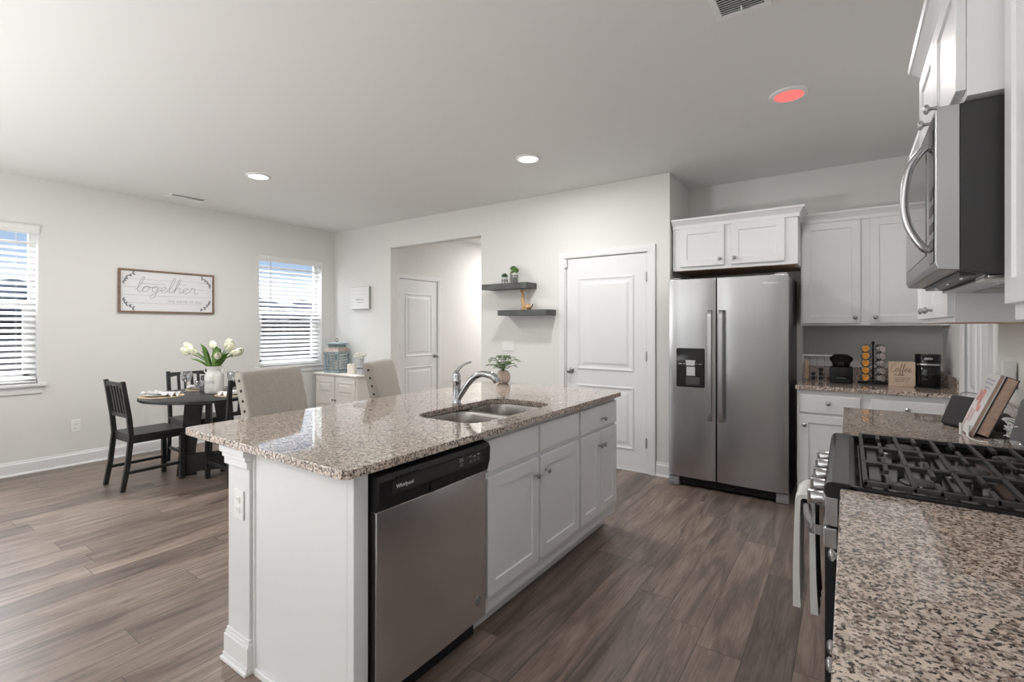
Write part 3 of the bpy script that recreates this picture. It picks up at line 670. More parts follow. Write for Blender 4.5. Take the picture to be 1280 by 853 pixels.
# ---- refrigerator: side by side, gently bowed doors
t = thing('refrigerator', 'large stainless side by side refrigerator with ice dispenser', 'refrigerator', (-.82, 4.205, 0))
obj('body', MB().box(-.447, .447, .055, .76, .02, 1.752, .004), DGREY, t)
def bowed(x0, x1, z0, z1, b=.012, y=0.0):
    L = [(x0 + (x1 - x0) * i / 14, y - b * (1 - (2 * i / 14 - 1) ** 4)) for i in range(15)]
    m = MB(); m.loft([[(x, yy, z) for x, yy in L] + [(x1, .052, z), (x0, .052, z)] for z in (z0, z1)]); return m
fl = obj('freezer_door', bowed(-.45, -.068, .085, 1.757), STEEL, t, True, bevel=.004)
fr = obj('fridge_door', bowed(-.060, .45, .085, 1.757), STEEL, t, True, bevel=.004)
for par, x in ((fl, -.106), (fr, -.022)):
    pts = spline([(x, -.012, .585), (x, -.050, .60), (x, -.056, .75), (x, -.058, 1.04), (x, -.056, 1.33), (x, -.050, 1.475), (x, -.012, 1.49)], 5)
    m = MB()
    m.loft([[(p.x - .017, p.y, p.z), (p.x - .014, p.y - .009, p.z), (p.x + .014, p.y - .009, p.z), (p.x + .017, p.y, p.z), (p.x + .012, p.y + .006, p.z), (p.x - .012, p.y + .006, p.z)] for p in pts])
    obj('handle', m, STEELH, par, True)
x0, x1, z0, z1 = -.382, -.152, .848, 1.175
dp = obj('dispenser', MB().prism(rrect(x0, x1, z0, z1, .014, 4), fXZ(0), -.018, .01), BLACKG, fl, bevel=.002)
obj('dispenser_recess', MB().prism(rrect(x0 + .008, x1 - .008, z0 + .008, 1.03, .01, 3), fXZ(0), -.0188, -.017), mat('recess_black', (.004, .004, .004), .6), dp)
obj('dispenser_display', MB().prism(rrect(x0 + .006, x1 - .006, 1.036, z1 - .006, .008, 3), fXZ(0), -.0192, -.017), mat('display_black', (.02, .02, .021), .06), dp)
obj('ice_chute', MB().loft([[(-.305, y, 1.075), (-.225, y, 1.075), (-.232, y, 1.03), (-.298, y, 1.03)] for y in (-.026, -.016)]), mat('chute_grey', (.55, .55, .55), .3), dp, bevel=.002)
obj('paddle', MB().box(-.296, -.226, -.027, -.018, .945, 1.02, .003), MATS['chute_grey'], dp)
obj('drip_tray', MB().box(-.30, -.19, -.024, -.017, .868, .935, .003), mat('tray_dark', (.07, .07, .07), .3), dp)
for i in range(5): marks('small_print', -.35 + i * .04, 1.045, -.0192, .026, .006, LBL, dp, i)
text('lettering', 'Whirlpool', .026, face_neg_y(.33, -.0125, 1.695), mat('logo_pale', (.75, .75, .76), .3, .5), fr)
obj('base_grille', MB().box(-.40, .40, .03, .05, .018, .078, .002).box(-.38, .38, .022, .032, .035, .041).box(-.38, .38, .022, .032, .05, .056), BLACK, t)
for s in (-1, 1):
    a, b = (.365, .452) if s > 0 else (-.452, -.365)
    obj('foot', MB().box(a, b, .005, .075, .003, .078, .006).box(a + .004, b - .004, .0, .01, .03, .036), GREY, t)
for a, b in ((-.44, -.36), (.36, .44)): obj('hinge_cover', MB().box(a, b, .01, .12, 1.757, 1.772, .005), GREY, t)
# ================================================================ range, microwave, towel
t = thing('gas_range', 'black and stainless gas range between the two right worktops', 'stove', (-.028, 2.375, 0), R(-90)); RNG = t
w = .76   # local x runs toward -Y, front faces -y
obj('body', MB().box(.003, w - .003, .006, .63, .09, .885, .002), BLACK, t)
obj('base_foot', MB().box(.03, .08, .05, .1, 0, .09, .002).box(w - .08, w - .03, .05, .1, 0, .09, .002).box(.03, .08, .55, .6, 0, .09, .002).box(w - .08, w - .03, .55, .6, 0, .09, .002), BLACK, t)
# cooktop pan with a rounded front lip
pr = [(.635, .885), (-.022, .882), (-.028, .893), (-.028, .908), (-.022, .921), (-.010, .926), (.03, .926), (.048, .918), (.055, .902), (.60, .902), (.61, .925), (.635, .925)]
obj('cooktop', MB().loft([[(x, y, z) for y, z in pr] for x in (0, w)]).box(0, .014, .03, .63, .902, .922, .003).box(w - .014, w, .03, .63, .902, .922, .003), ENAMEL, t, bevel=.003)
# grates: three cast iron modules, rails along y, fingers along x
def grate(x0, x1, name_label):
    m = MB(); y0, y1 = .062, .598; zt = .938; hgt = .013; b = .0058
    def bar(xa, xb, ya, yb, z0=zt - hgt, z1=zt): m.box(xa, xb, ya, yb, z0, z1, .0025)
    for x in (x0 + b, x1 - b): bar(x - b, x + b, y0, y1)
    xm = (x0 + x1) / 2
    for y in (y0 + b, y1 - b): bar(x0, x1, y - b, y + b)
    for i in range(1, 10):
        y = y0 + b + i * (y1 - y0 - 2 * b) / 10
        if i % 2 == 0: bar(x0, x1, y - b, y + b)
        else: bar(x0, x0 + .088, y - b, y + b); bar(x1 - .088, x1, y - b, y + b)
    for x in (x0 + b, x1 - b):
        for k in range(7): y = y0 + .012 + k * (y1 - y0 - .024) / 6; m.box(x - .006, x + .006, y - .008, y + .008, .903, zt - hgt + .001, .002)
    return obj('grate', m, IRON, t)
for a, b in ((.018, .262), (.264, .496), (.498, .742)): grate(a, b, '')
for x, y, r in ((.14, .19, .05), (.14, .46, .038), (.38, .33, .045), (.62, .19, .042), (.62, .46, .05)):
    bu = obj('burner', MB().lathe([(r + .018, .902), (r + .014, .908), (r, .910), (r - .004, .916), (0, .916)], (x, y, 0), 28, cap0=False, cap1=False), mat('burner_alloy', (.20, .20, .205), .35, .9), t, True)
    obj('burner_cap', MB().lathe([(r - .006, .915), (r, .918), (r, .923), (r - .006, .926), (0, .926)], (x, y, 0), 28, cap0=False, cap1=False), IRON, bu, True)
    obj('igniter', MB().cyl((x + r + .008, y, .904), (x + r + .008, y, .925), .003, seg=8), WHITEP, bu)
obj('control_panel', MB().loft([[(x, y, z) for y, z in ((.006, .80), (-.024, .803), (-.027, .882), (.006, .882))] for x in (.002, w - .002)]), STEELH, t, bevel=.003)
for k in range(5):
    x = w * (.135 + .1825 * k)
    M = Matrix.Translation((x, -.026, .846)) @ Matrix.Rotation(R(90), 4, 'X')
    m = MB(M); m.lathe([(.026, 0), (.026, .004), (.021, .007), (.021, .034), (.018, .038), (0, .0385)], seg=24); kb = obj('knob', m, STEELH, t, True)
    m = MB(M); m.box(-.0065, .0065, -.021, .021, .030, .047, .003); obj('knob_grip', m, CHROME, kb)
obj('oven_door', MB().box(.006, w - .006, -.026, .0, .205, .79, .004), BLACK, t)
obj('door_trim', MB().box(.004, w - .004, -.030, .004, .738, .795, .004), STEELH, t)
obj('door_window', MB().prism(rrect(.10, w - .10, .30, .66, .02, 4), fXZ(0), -.028, -.024), BLACKG, t)
pts = spline([(.045, -.028, .770), (.055, -.062, .770), (.20, -.083, .770), (w / 2, -.092, .770), (w - .20, -.083, .770), (w - .055, -.062, .770), (w - .045, -.028, .770)], 6)
m = MB(); m.loft([[(p.x, p.y - .006, p.z - .014), (p.x, p.y - .008, p.z), (p.x, p.y - .006, p.z + .014), (p.x, p.y + .006, p.z + .014), (p.x, p.y + .006, p.z - .014)] for p in pts]); obj('oven_handle', m, STEELH, t)
obj('storage_drawer', MB().box(.006, w - .006, -.024, .0, .095, .198, .004), STEELH, t)
# towel folded over the oven handle
t = thing('kitchen_towel', 'white ribbed towel folded over the oven handle of the range', 'towel', (-.12, 1.95, .78))
def towel_sheet(yc, wid):
    pth = [(-.139, .43), (-.141, .55), (-.139, .68), (-.136, .775), (-.130, .794), (-.115, .799), (-.101, .793), (-.096, .775), (-.096, .66), (-.094, .52), (-.090, .42)]
    P = spline([(x, 0, z) for x, z in pth], 4); m = MB(); n = len(P); o_ = []; i_ = []
    for k, p in enumerate(P):
        d = (P[min(k + 1, n - 1)] - P[max(k - 1, 0)]).normalized(); nn = Vector((-d.z, 0, d.x)); th = .007 + .0045 * (2 * abs(k / (n - 1) - .5)) ** 2
        o_.append(p + nn * th); i_.append(p - nn * th * .9)
    ys = [yc + wid * (i / 12 - .5) for i in range(13)]
    loops = []
    for j, y in enumerate(ys):
        q = .0035 * math.sin(j * 1.7)
        loops.append([(p.x + q * (1 if k < n else .3), y, p.z + .003 * math.sin(j)) for k, p in enumerate(o_ + i_[::-1])])
    m.loft(loops); return m
obj('cloth', towel_sheet(1.955, .20), TOWEL, t, True, world=True)

# microwave over the range
t = thing('microwave', 'stainless over-the-range microwave with a curved handle', 'microwave', (.218, 2.374, 0), R(-90))
w = .745; z0, z1 = 1.50, 1.918
pr = [(.012, z0), (.012, z1), (.385, z1), (.385, z0 - .005), (.12, z0 - .018), (.06, z0 - .010)]
obj('body', MB().loft([[(x, y, z) for y, z in pr] for x in (.003, w - .003)]), mat('body_black', (.035, .035, .036), .38), t, bevel=.002)
dr = obj('door', MB().loft([[(x, y, z) for y, z in ((.012, z0), (-.030, z0 + .004), (-.036, z0 + .02), (-.036, z1 - .01), (-.030, z1), (.012, z1))] for x in (0, w)]), STEELH, t, bevel=.003)
obj('door_glass', MB().prism(rrect(.035, w - .165, z0 + .06, z1 - .045, .012, 4), fXZ(0), -.0375, -.034), mat('mirror_glass', (.20, .20, .205), .05, .8), dr)
obj('control_panel', MB().prism(rrect(w - .095, w - .012, z0 + .025, z1 - .02, .006, 3), fXZ(0), -.0375, -.034), BLACKG, dr)
for i in range(4):
    for j in range(3): obj('button', MB().box(w - .088 + j * .024, w - .070 + j * .024, -.0385, -.037, z0 + .06 + i * .045, z0 + .085 + i * .045, .002), mat('button_dark', (.06, .06, .06), .4), dr)
obj('clock_display', MB().box(w - .088, w - .020, -.0385, -.037, z1 - .09, z1 - .05, .002), MATS['display_black'], dr)
pts = spline([(w - .125, -.034, z0 + .068), (w - .125, -.052, z0 + .085), (w - .125, -.078, z0 + .14), (w - .125, -.088, (z0 + z1) / 2), (w - .125, -.078, z1 - .12), (w - .125, -.052, z1 - .075), (w - .125, -.034, z1 - .062)], 6)
obj('handle', MB().tube(pts, .0105, 14), STEELH, dr, True)
obj('grease_filter', MB().box(.06, w / 2 - .02, .14, .33, z0 - .026, z0 - .020, .002).box(w / 2 + .02, w - .06, .14, .33, z0 - .026, z0 - .020, .002), mat('filter_alloy', (.42, .42, .42), .4, .9, bump=.6, bscale=300), t)
obj('underside_panel', MB().box(.02, w - .02, .065, .365, z0 - .0215, z0 - .012, .003), STEELH, t)
obj('underside_light', MB().box(w - .16, w - .06, .065, .115, z0 - .024, z0 - .008, .003), mat('lens', (.75, .75, .74), .3), t)
obj('air_grille', MB().box(.05, w - .05, .015, .05, z0 - .012, z0 + .002, .003), DGREY, t)
for i in range(3): obj('screw', MB().cyl((w - .10 - i * .22, .03, z0 - .016), (w - .10 - i * .22, .03, z0 - .010), .006, seg=10), NICKEL, t)
# ================================================================ dining corner, stools, cream cabinet
def blind(label, y0, y1, z0, z1, wand):
    t = thing('window_blind', label, 'blind', (XL - .045, (y0 + y1) / 2, z0), 0)
    L = (y1 - y0) / 2
    obj('headrail', MB().box(-.026, .026, -L + .006, L - .006, z1 - z0 - .045, z1 - z0 - .004, .003), WHITEP, t)
    m = MB(); v0 = z1 - z0 - .06
    m.loft([[(x, y, z) for x, z in ((.030, v0), (.052, v0 + .004), (.056, v0 + .02), (.062, v0 + .03), (.062, v0 + .066), (.070, v0 + .07), (.070, v0 + .076), (.046, v0 + .076), (.046, v0 + .006), (.030, v0 + .006))] for y in (-L - .008, L + .008)])
    obj('valance', m, WHITEP, t)
    m = MB(); p = .0545; n = int((z1 - z0 - .09) / p)
    for i in range(n):
        A = Matrix.Translation((0, 0, .05 + i * p)) @ Matrix.Rotation(R(-BT), 4, 'Y')
        m.loft([[tuple(A @ Vector((x, y, z))) for x, z in ((-.025, 0), (-.012, .0022), (0, .003), (.012, .0022), (.025, 0), (.012, -.0006), (0, .0002), (-.012, -.0006))] for y in (-L + .008, L - .008)])
    obj('slats', m, SLAT, t)
    obj('bottom_rail', MB().box(-.026, .026, -L + .008, L - .008, .004, .022, .004), WHITEP, t)
    for y in (-L + .14, L - .14):
        obj('ladder_cord', MB().tube([(.0275, y, .01), (.0275, y, z1 - z0 - .02)], .0011, 6).tube([(-.0275, y, .01), (-.0275, y, z1 - z0 - .02)], .0011, 6), mat('cord_white', (.72, .72, .72), .8), t)
    if wand: obj('tilt_wand', MB().cyl((.034, -L + .155, z1 - z0 - .06), (.036, -L + .155, z1 - z0 - .62), .0045, seg=8), mat('wand_grey', (.48, .48, .49), .3), t)
    return t
BT = -38
blind('white slatted blind in the window beside the cream cabinet', *W2, True)
blind('white slatted blind in the window at the left edge of the picture', *W1, False)

def script(m, pts, s, ox, oz, r=.0022, y=0.0, n=6, slant=.18, wide=1.0):
    m.tube([(ox + (p[0] * wide + slant * p[1]) * s, y, oz + p[1] * s) for p in [tuple(q)[:2] for q in spline([(a, b, 0) for a, b in pts], n)]], r, 6, flat=1.0)
# cursive strokes, one unit = x-height
STROKES = {
 't': ([(-.1, .25), (.25, 1.0), (.5, 2.3), (.35, 2.6), (.15, 1.6), (.12, .5), (.3, 0), (.65, .25)], .62),
 'o': ([(-.05, .4), (.2, .95), (.55, .95), (.65, .5), (.4, .03), (.08, .2), (.12, .75), (.45, .95), (.72, .82), (1.0, .85)], .95),
 'g': ([(.0, .75), (.5, .95), (.2, .95), (.05, .45), (.3, .05), (.6, .55), (.66, .95), (.6, .0), (.45, -.95), (.1, -1.05), (.1, -.6), (.6, .0), (1.0, .4)], .95),
 'e': ([(-.05, .3), (.35, .5), (.52, .85), (.3, 1.0), (.08, .6), (.15, .1), (.5, .03), (.85, .35)], .8),
 'h': ([(-.1, .25), (.25, 1.0), (.5, 2.2), (.35, 2.5), (.18, 1.4), (.1, 0), (.2, .6), (.5, .98), (.68, .7), (.66, .15), (.8, 0), (1.05, .3)], 1.0),
 'r': ([(-.05, .3), (.15, .8), (.2, 1.15), (.4, .95), (.6, .92), (.58, .3), (.75, .02), (1.0, .25)], .9),
 'C': ([(.95, 1.9), (.8, 2.35), (.45, 2.3), (.1, 1.5), (.05, .6), (.35, 0), (.8, .1), (1.1, .5)], 1.05),
 'f': ([(-.1, .3), (.3, .9), (.5, 2.0), (.38, 2.4), (.22, 1.7), (.16, .2), (.1, -.9), (.22, -1.1), (.35, -.5), (.2, .1), (.7, .35)], .62)}
def write(m, word, s, ox, oz, r, y, slant=.18, wide=1.0):
    x = ox
    for ch in word:
        pts, adv = STROKES[ch]; script(m, pts, s, x, oz, r, y, 6, slant, wide); x += adv * s * wide
    return x
# picture sign: local x runs along the wall, front -y
t = thing('framed_sign', 'wide brown framed sign lettered together on the left wall', 'sign', (XL, 2.25, 1.735), R(90))
w, h = .46, .23
m = MB()
for a in ((-w, w, -h, -h + .018), (-w, w, h - .018, h), (-w, -w + .018, -h + .018, h - .018), (w - .018, w, -h + .018, h - .018)): m.box(a[0], a[1], -.03, -.002, a[2], a[3], .002)
obj('frame', m, FRAMEW, t)
m = MB()
for k in range(5): m.box(-w + .018, w - .018, -.016, -.006, -h + .018 + k * .0848, -h + .018 + (k + 1) * .0848 - .0012, .001)
bd = obj('board', m, mat('sign_white', (.73, .735, .745), .6), t)
m = MB(); xx = write(m, 'together', .062, -.31, -.005, .0016, -.0165, .22, 1.42); m.tube([(-.28, -.0165, .088), (-.12, -.0165, .084), (-.04, -.0165, .086)], .0013, 6); m.tube([(.07, -.0165, .092), (.17, -.0165, .096)], .0013, 6)
obj('script_lettering', m, INK, bd)
text('lettering', 'WE HAVE IT ALL', .036, face_neg_y(.16, -.0164, -.10), INKL, bd, 1.35)
random.seed(5)
for sx in (-1, 1):
    for sz in (-1, 1):
        m = MB(); cx, cz = sx * (w - .035), sz * (h - .035)
        stem = spline([(cx, -.0165, cz - sz * .11), (cx - sx * .03, -.0165, cz - sz * .055), (cx - sx * .105, -.0165, cz)], 5); m.tube(stem, .0012, 5)
        for i, p in enumerate(stem[1::2]):
            for s_ in (-1, 1):
                a = random.uniform(.3, 1.3) * s_ + (math.pi if sx > 0 else 0)
                m.ball((p.x + .012 * math.cos(a), -.0166, p.z + .012 * math.sin(a)), (.017, .0006, .0075), 8, 5, Matrix.Rotation(-a, 4, 'Y'))
        obj('leaf_sprig', m, mat('sprig_grey', (.19, .20, .22), .7), bd)
# small sign on the back wall
t = thing('wall_sign', 'small white slatted sign with grey edges next to the hall opening', 'sign', (-5.59, YB, 1.755))
w, h = .195, .155
m = MB().box(-w, -w + .012, -.036, -.001, -h, h, .001).box(w - .012, w, -.036, -.001, -h, h, .001).box(-w + .012, w - .012, -.036, -.001, -h, -h + .01, .001).box(-w + .012, w - .012, -.036, -.001, h - .01, h, .001); obj('frame', m, mat('frame_grey', (.33, .33, .32), .6), t)
m = MB()
for k in range(6): m.box(-w + .002, w - .002, -.042, -.036, -h + .002 + k * .051, -h + .002 + (k + 1) * .051 - .002, .001)
bd = obj('board', m, mat('board_white', (.76, .76, .74), .6), t)
marks('lettering', 0, -.02, -.042, .17, .028, INKL, bd, 5); marks('lettering', .01, -.062, -.042, .14, .014, INKL, bd, 6)

# dining chair: seat, legs, rails; front faces -y
def make_chair(label):
    t = thing('dining_chair', label, 'chair', (0, 0, 0))
    obj('seat', MB().box(-.195, .195, -.215, .185, .435, .455, .006), BWOOD, t)
    obj('apron', MB().box(-.175, .175, -.205, -.187, .385, .435, .002).box(-.175, .175, .165, .182, .385, .435, .002).box(-.186, -.168, -.19, .17, .385, .435, .002).box(.168, .186, -.19, .17, .385, .435, .002), BWOOD, t)
    for s in (-1, 1):
        obj('leg', MB().box(s * .178 - .018, s * .178 + .018, -.212, -.176, 0, .436, .003), BWOOD, t)
        pr = [(.225, 0), (.19, .20), (.165, .44), (.178, .60), (.225, .905), (.255, .905), (.214, .60), (.201, .44), (.226, .20), (.258, 0)]
        m = MB(); m.loft([[(x, y, z) for y, z in pr] for x in (s * .178 - .0155, s * .178 + .0155)]); obj('leg', m, BWOOD, t, bevel=.003)
        obj('stretcher', MB().box(s * .178 - .009, s * .178 + .009, -.19, .215, .135, .160, .002), BWOOD, t)
    def back(z): return .178 + (z - .60) * .154 + .016
    m = MB(); N = 10; L0 = []
    for i in range(N + 1):
        x = -.165 + .33 * i / N; zl = .845 + .022 * math.sin(math.pi * i / N)
        L0.append([(x, back(zl) - .010, zl), (x, back(.892) - .010, .892), (x, back(.892) + .010, .892), (x, back(zl) + .010, zl)])
    m.loft(L0); obj('top_rail', m, BWOOD, t)
    obj('lower_rail', MB().box(-.165, .165, back(.61) - .012, back(.61) + .010, .595, .628, .003), BWOOD, t)
    for x in (-.09, -.03, .03, .09):
        m = MB(); m.loft([[(x - .013, back(z) - .006, z), (x + .013, back(z) - .006, z), (x + .013, back(z) + .006, z), (x - .013, back(z) + .006, z)] for z in (.62, .86)]); obj('spindle', m, BWOOD, t)
    return t
c0 = make_chair('black slatted dining chair standing clear at the left side of the round table')
c0.location = (-5.062, 1.670, 0); c0.rotation_euler = (0, 0, R(182))
dup(c0, (-5.385, 2.20, 0), R(88), 'black dining chair behind the table, its back to the picture wall')
dup(c0, (-4.50, 2.175, 0), R(-91), 'black dining chair tucked between the round table and the upholstered stool')
# round table on two flared board legs
TC = (-4.87, 2.085); RV = Vector((math.cos(R(34.77)), math.sin(R(34.77)), 0))
t = thing('dining_table', 'round black pedestal dining table set for a meal', 'table', (TC[0], TC[1], 0), R(60))
obj('tabletop', MB().lathe([(0, .712), (.522, .712), (.53, .716), (.53, .736), (.524, .74), (0, .74)], seg=64, cap0=False, cap1=False), BWOOD, t, True)
for s in (-1, 1):
    pr = spline([(s * .035, .712, 0), (s * .055, .55, 0), (s * .075, .40, 0), (s * .10, .25, 0), (s * .105, .10, 0), (s * .09, .0, 0)], 5)
    outl = [(p.x, p.y) for p in pr] + [(s * .25, 0), (s * .235, .18), (s * .205, .42), (s * .185, .712)]
    m = MB(); m.prism(outl, lambda u, v, d: (u, d, v), -.016, .016); obj('leg', m, BWOOD, t, bevel=.003)
m = MB(); bo = [(-.22, .03)] + [(-.22 + .44 * i / 10, .02 + .02 * math.sin(math.pi * i / 10)) for i in range(1, 10)] + [(.22, .03), (.22, .19), (-.22, .19)]
m.prism(bo, lambda u, v, d: (u, d, v), .018, .044); m.prism(bo, lambda u, v, d: (u, d, v), -.044, -.018); obj('base_board', m, BWOOD, t)
obj('cross_rail', MB().box(-.02, .02, -.24, .24, .66, .712, .003).box(-.30, .30, -.02, .02, .68, .711, .003), BWOOD, t)
obj('centre_post', MB().box(-.022, .022, -.06, -.02, .18, .70, .003).box(-.022, .022, .02, .06, .18, .70, .003), BWOOD, t)
TZ = .7405
# place settings
def setting(px, py, rz, k):
    nm = ['setting at the clear left chair', 'setting by the chair at the picture wall', 'setting in front of the tucked chair near the stool'][k]
    tag(obj('placemat', MB().lathe([(0, 0), (.165, 0), (.170, .002), (.165, .0045), (0, .005)], (px, py, TZ), 40, cap0=False, cap1=False, sx=1, sy=1), BASKET, None, True), 'round woven tan placemat of the ' + nm, 'placemat', None)
    tag(obj('plate', MB().lathe([(0, .006), (.075, .006), (.085, .009), (.128, .018), (.130, .021), (.088, .013), (.075, .0095), (0, .009)], (px, py, TZ), 40, cap0=False, cap1=False), PORC, None, True), 'white dinner plate of the ' + nm, 'plate')
    m = MB(Matrix.Translation((px, py, TZ)) @ Matrix.Rotation(rz, 4, 'Z'))
    L = []
    for i in range(15):
        u = i / 14; x = -.15 + .30 * u; wd = .018 + .055 * abs(2 * u - 1) ** 1.2
        row = [(x, -wd + 2 * wd * j / 8, .024 + .016 * math.sin(j * 1.9 + i * .5) * (.4 + abs(2 * u - 1)) + (.010 if abs(2 * u - 1) < .3 else 0)) for j in range(9)]
        L.append(row + [(a, b, c - .007) for a, b, c in row[::-1]])
    m.loft(L); return obj('napkin', m, NAPK, None, True)
tag(setting(TC[0] - .12, TC[1] - .335, R(20), 0), 'crumpled pale floral napkin on the plate before the clear left chair', 'napkin')
tag(setting(TC[0] - .335, TC[1] + .115, R(60), 1), 'pale napkin on the plate by the chair at the picture wall', 'napkin')
tag(setting(TC[0] + .30, TC[1] + .10, R(110), 2), 'pale pink napkin gathered on the plate near the stool', 'napkin')
m = MB(Matrix.Translation((TC[0] - .19, TC[1] + .05, TZ))); L = []
for i in range(13):
    a = 2 * math.pi * i / 13; L.append(a)
m.loft([[((.045 + .02 * z / .13 * (1 + .35 * math.sin(5 * a))) * math.cos(a) * (1 - .55 * z / .13), (.045 + .02 * z / .13) * math.sin(a) * (1 - .4 * z / .13), z) for a in L] for z in (0, .03, .07, .11, .15)])
tag(obj('folded_napkin', m, NAPG, None, True), 'dark grey patterned napkin standing left of the white vase', 'napkin')
def glass(label, x, y, grp=None):
    t = thing('wine_glass', label, 'wine glass', (x, y, TZ), 0, grp)
    obj('bowl', MB().lathe([(.004, .085), (.022, .092), (.040, .115), (.048, .145), (.047, .19), (.0455, .19), (.0465, .145), (.0385, .117), (.021, .095), (0, .09)], seg=24, cap0=False, cap1=False), GLASS, t, True)
    obj('stem', MB().lathe([(.034, 0), (.033, .002), (.010, .006), (.0042, .014), (.0035, .05), (.0045, .085)], seg=20, cap1=False), GLASS, t, True); return t
glass('wine glass standing left of the vase before the chair at the picture wall', TC[0] - .285, TC[1] - .075)
glass('wine glass immediately right of the white vase', TC[0] + .09, TC[1] + .17)
glass('wine glass nearest the upholstered stool, second right of the vase', TC[0] + .165, TC[1] + .205)
glass('short glass close against the left side of the white vase', TC[0] - .03, TC[1] - .07).scale = (.8, .8, .62)
# milk can vase with tulips
VX, VY = TC[0] + .035, TC[1] + .03
t = thing('flower_vase', 'white milk can vase lettered HOME at the middle of the dining table', 'vase', (VX, VY, TZ), R(34.77))
obj('body', MB().lathe([(0, 0), (.070, 0), (.076, .006), (.078, .02), (.078, .15), (.074, .175), (.062, .195), (.058, .205), (.059, .225), (.066, .245), (.067, .250), (.061, .250), (.054, .225), (.053, .2), (.06, .18), (.0, .02)], seg=36, cap0=False, cap1=False), PORC, t, True)
for s in (-1, 1): obj('handle', MB().tube(spline([(s * .060, 0, .232), (s * .085, 0, .235), (s * .092, 0, .205), (s * .073, 0, .178)], 5), .0055, 8), PORC, t, True)
me = text_mesh('HOME', .036, .0006)
for v in me.vertices:
    a = v.co.x / .0787; v.co = (.0787 * math.sin(a), -.0787 * math.cos(a) - v.co.z, .105 + v.co.y)
me.materials.clear(); me.materials.append(INKL); me.name = 'lettering'; o = bpy.data.objects.new('lettering', me); COL.objects.link(o); o.parent = t
def tulip(label, ax, dz, ay, big=1.0, leaf=None, col=None):
    """ax: sideways reach across the view, dz: head height over the rim, ay: reach toward the back"""
    t = thing('tulip', label, 'flower', (VX, VY, TZ + .03), R(34.77), 'white tulips in the milk can vase'); rim = .215
    tip = Vector((ax, ay, rim + dz)); b0 = Vector((ax * .08, ay * .08, 0)); b1 = Vector((max(-.03, min(.03, ax * .3)), max(-.03, min(.03, ay * .3)), rim))
    P = spline([b0, b1, (b1 + tip) / 2 + Vector((0, 0, .02)), tip], 5); obj('stem', MB().tube(P, .0042, 7), GREEN, t, True)
    d = (tip - (b1 + tip) / 2 - Vector((0, 0, .012))).normalized(); q = d.to_track_quat('Z', 'Y').to_matrix().to_4x4(); M = Matrix.Translation(tip) @ q
    m = MB(M)
    for k in range(6):
        a = k * math.pi / 3 + (.2 if k % 2 else 0); r0 = .017 if k % 2 else .020; L = []
        for i in range(6):
            u = i / 5; rad = (r0 * math.sin(math.pi * (.18 + .62 * u)) + .002) * big; wd = .019 * big * math.sin(math.pi * (.12 + .80 * u)); z = .062 * big * u - .004
            row = [(rad * math.cos(a) - wd * s_ * math.sin(a), rad * math.sin(a) + wd * s_ * math.cos(a), z + .004 * (1 - s_ * s_)) for s_ in (-1, -.5, 0, .5, 1)]
            row = [(x * (1 - .12 * abs(s_)), y * (1 - .12 * abs(s_)), z) for (x, y, z), s_ in zip(row, (-1, -.5, 0, .5, 1))]
            L.append(row + [(x * .93, y * .93, z) for x, y, z in row[::-1]])
        m.loft(L)
    obj('petals', m, PETAL, t, True)
    if leaf:
        lx, lz, ly, wd = leaf; m = MB(); P = spline([b1 * .6 + Vector((0, 0, .06)), b1 + Vector((lx * .25, ly * .25, lz * .35)), Vector((lx * .7, ly * .7, rim + lz * .78)), Vector((lx, ly, rim + lz))], 5); L = []
        for i, p in enumerate(P):
            u = i / (len(P) - 1); hw = wd * math.sin(math.pi * min(1, .12 + .88 * u)) ** .8 + .0008
            sd = Vector((math.cos(ly * 9), math.sin(ly * 9) + .3, 0)).normalized()
            if abs(lx) > lz: sd = Vector((0, .75, .65))
            row = [p + sd * hw * s_ + Vector((0, .006 * (1 - s_ * s_) * -1, 0)) for s_ in (-1, 0, 1)]
            L.append([tuple(r_) for r_ in row] + [tuple(r_ + Vector((0, .0015, 0))) for r_ in row[::-1]])
        m.loft(L); obj('leaf', m, GREEN, t, True)
    return t
k = 1 / 133.
tl = [('drooping to the far left, uppermost of two', -.225, .165, .02, 1.15, (-.11, .215, -.03, .024)), ('drooping far left, lower of two', -.205, .125, -.03, 1.2, (-.22, .075, .0, .012)), ('left of the middle leaves', -.135, .125, -.05, 1.15, (-.09, .15, -.05, .02)),
      ('pale, behind the middle leaves', -.055, .16, .07, 1.1, (.0, .13, .04, .02)), ('middle, small in front of the right leaves', .075, .085, -.08, 1.0, (.035, .19, -.02, .033)), ('topmost right of the middle', .10, .185, .03, 1.1, (.06, .17, -.01, .03)),
      ('right of the middle, large and open', .125, .15, -.01, 1.35, (.10, .09, -.05, .026)), ('leaning to the far right, lower', .17, .11, .03, 1.25, (.075, .07, -.06, .022)), ('leaning to the far right, outermost', .20, .115, -.03, 1.15, (.07, .12, .05, .024))]
tl += [('behind the uppermost, near the picture wall', .055, .165, .09, 1.1, (.12, .13, .03, .024)), ('low and short, just right of the middle leaves', .115, .095, .06, 1.05, (-.05, .11, .06, .022))]
for nm, ax, dz, ay, bg_, lf in tl: tulip('white tulip in the table vase, ' + nm, ax, dz, ay, bg_ * 1.18, lf)

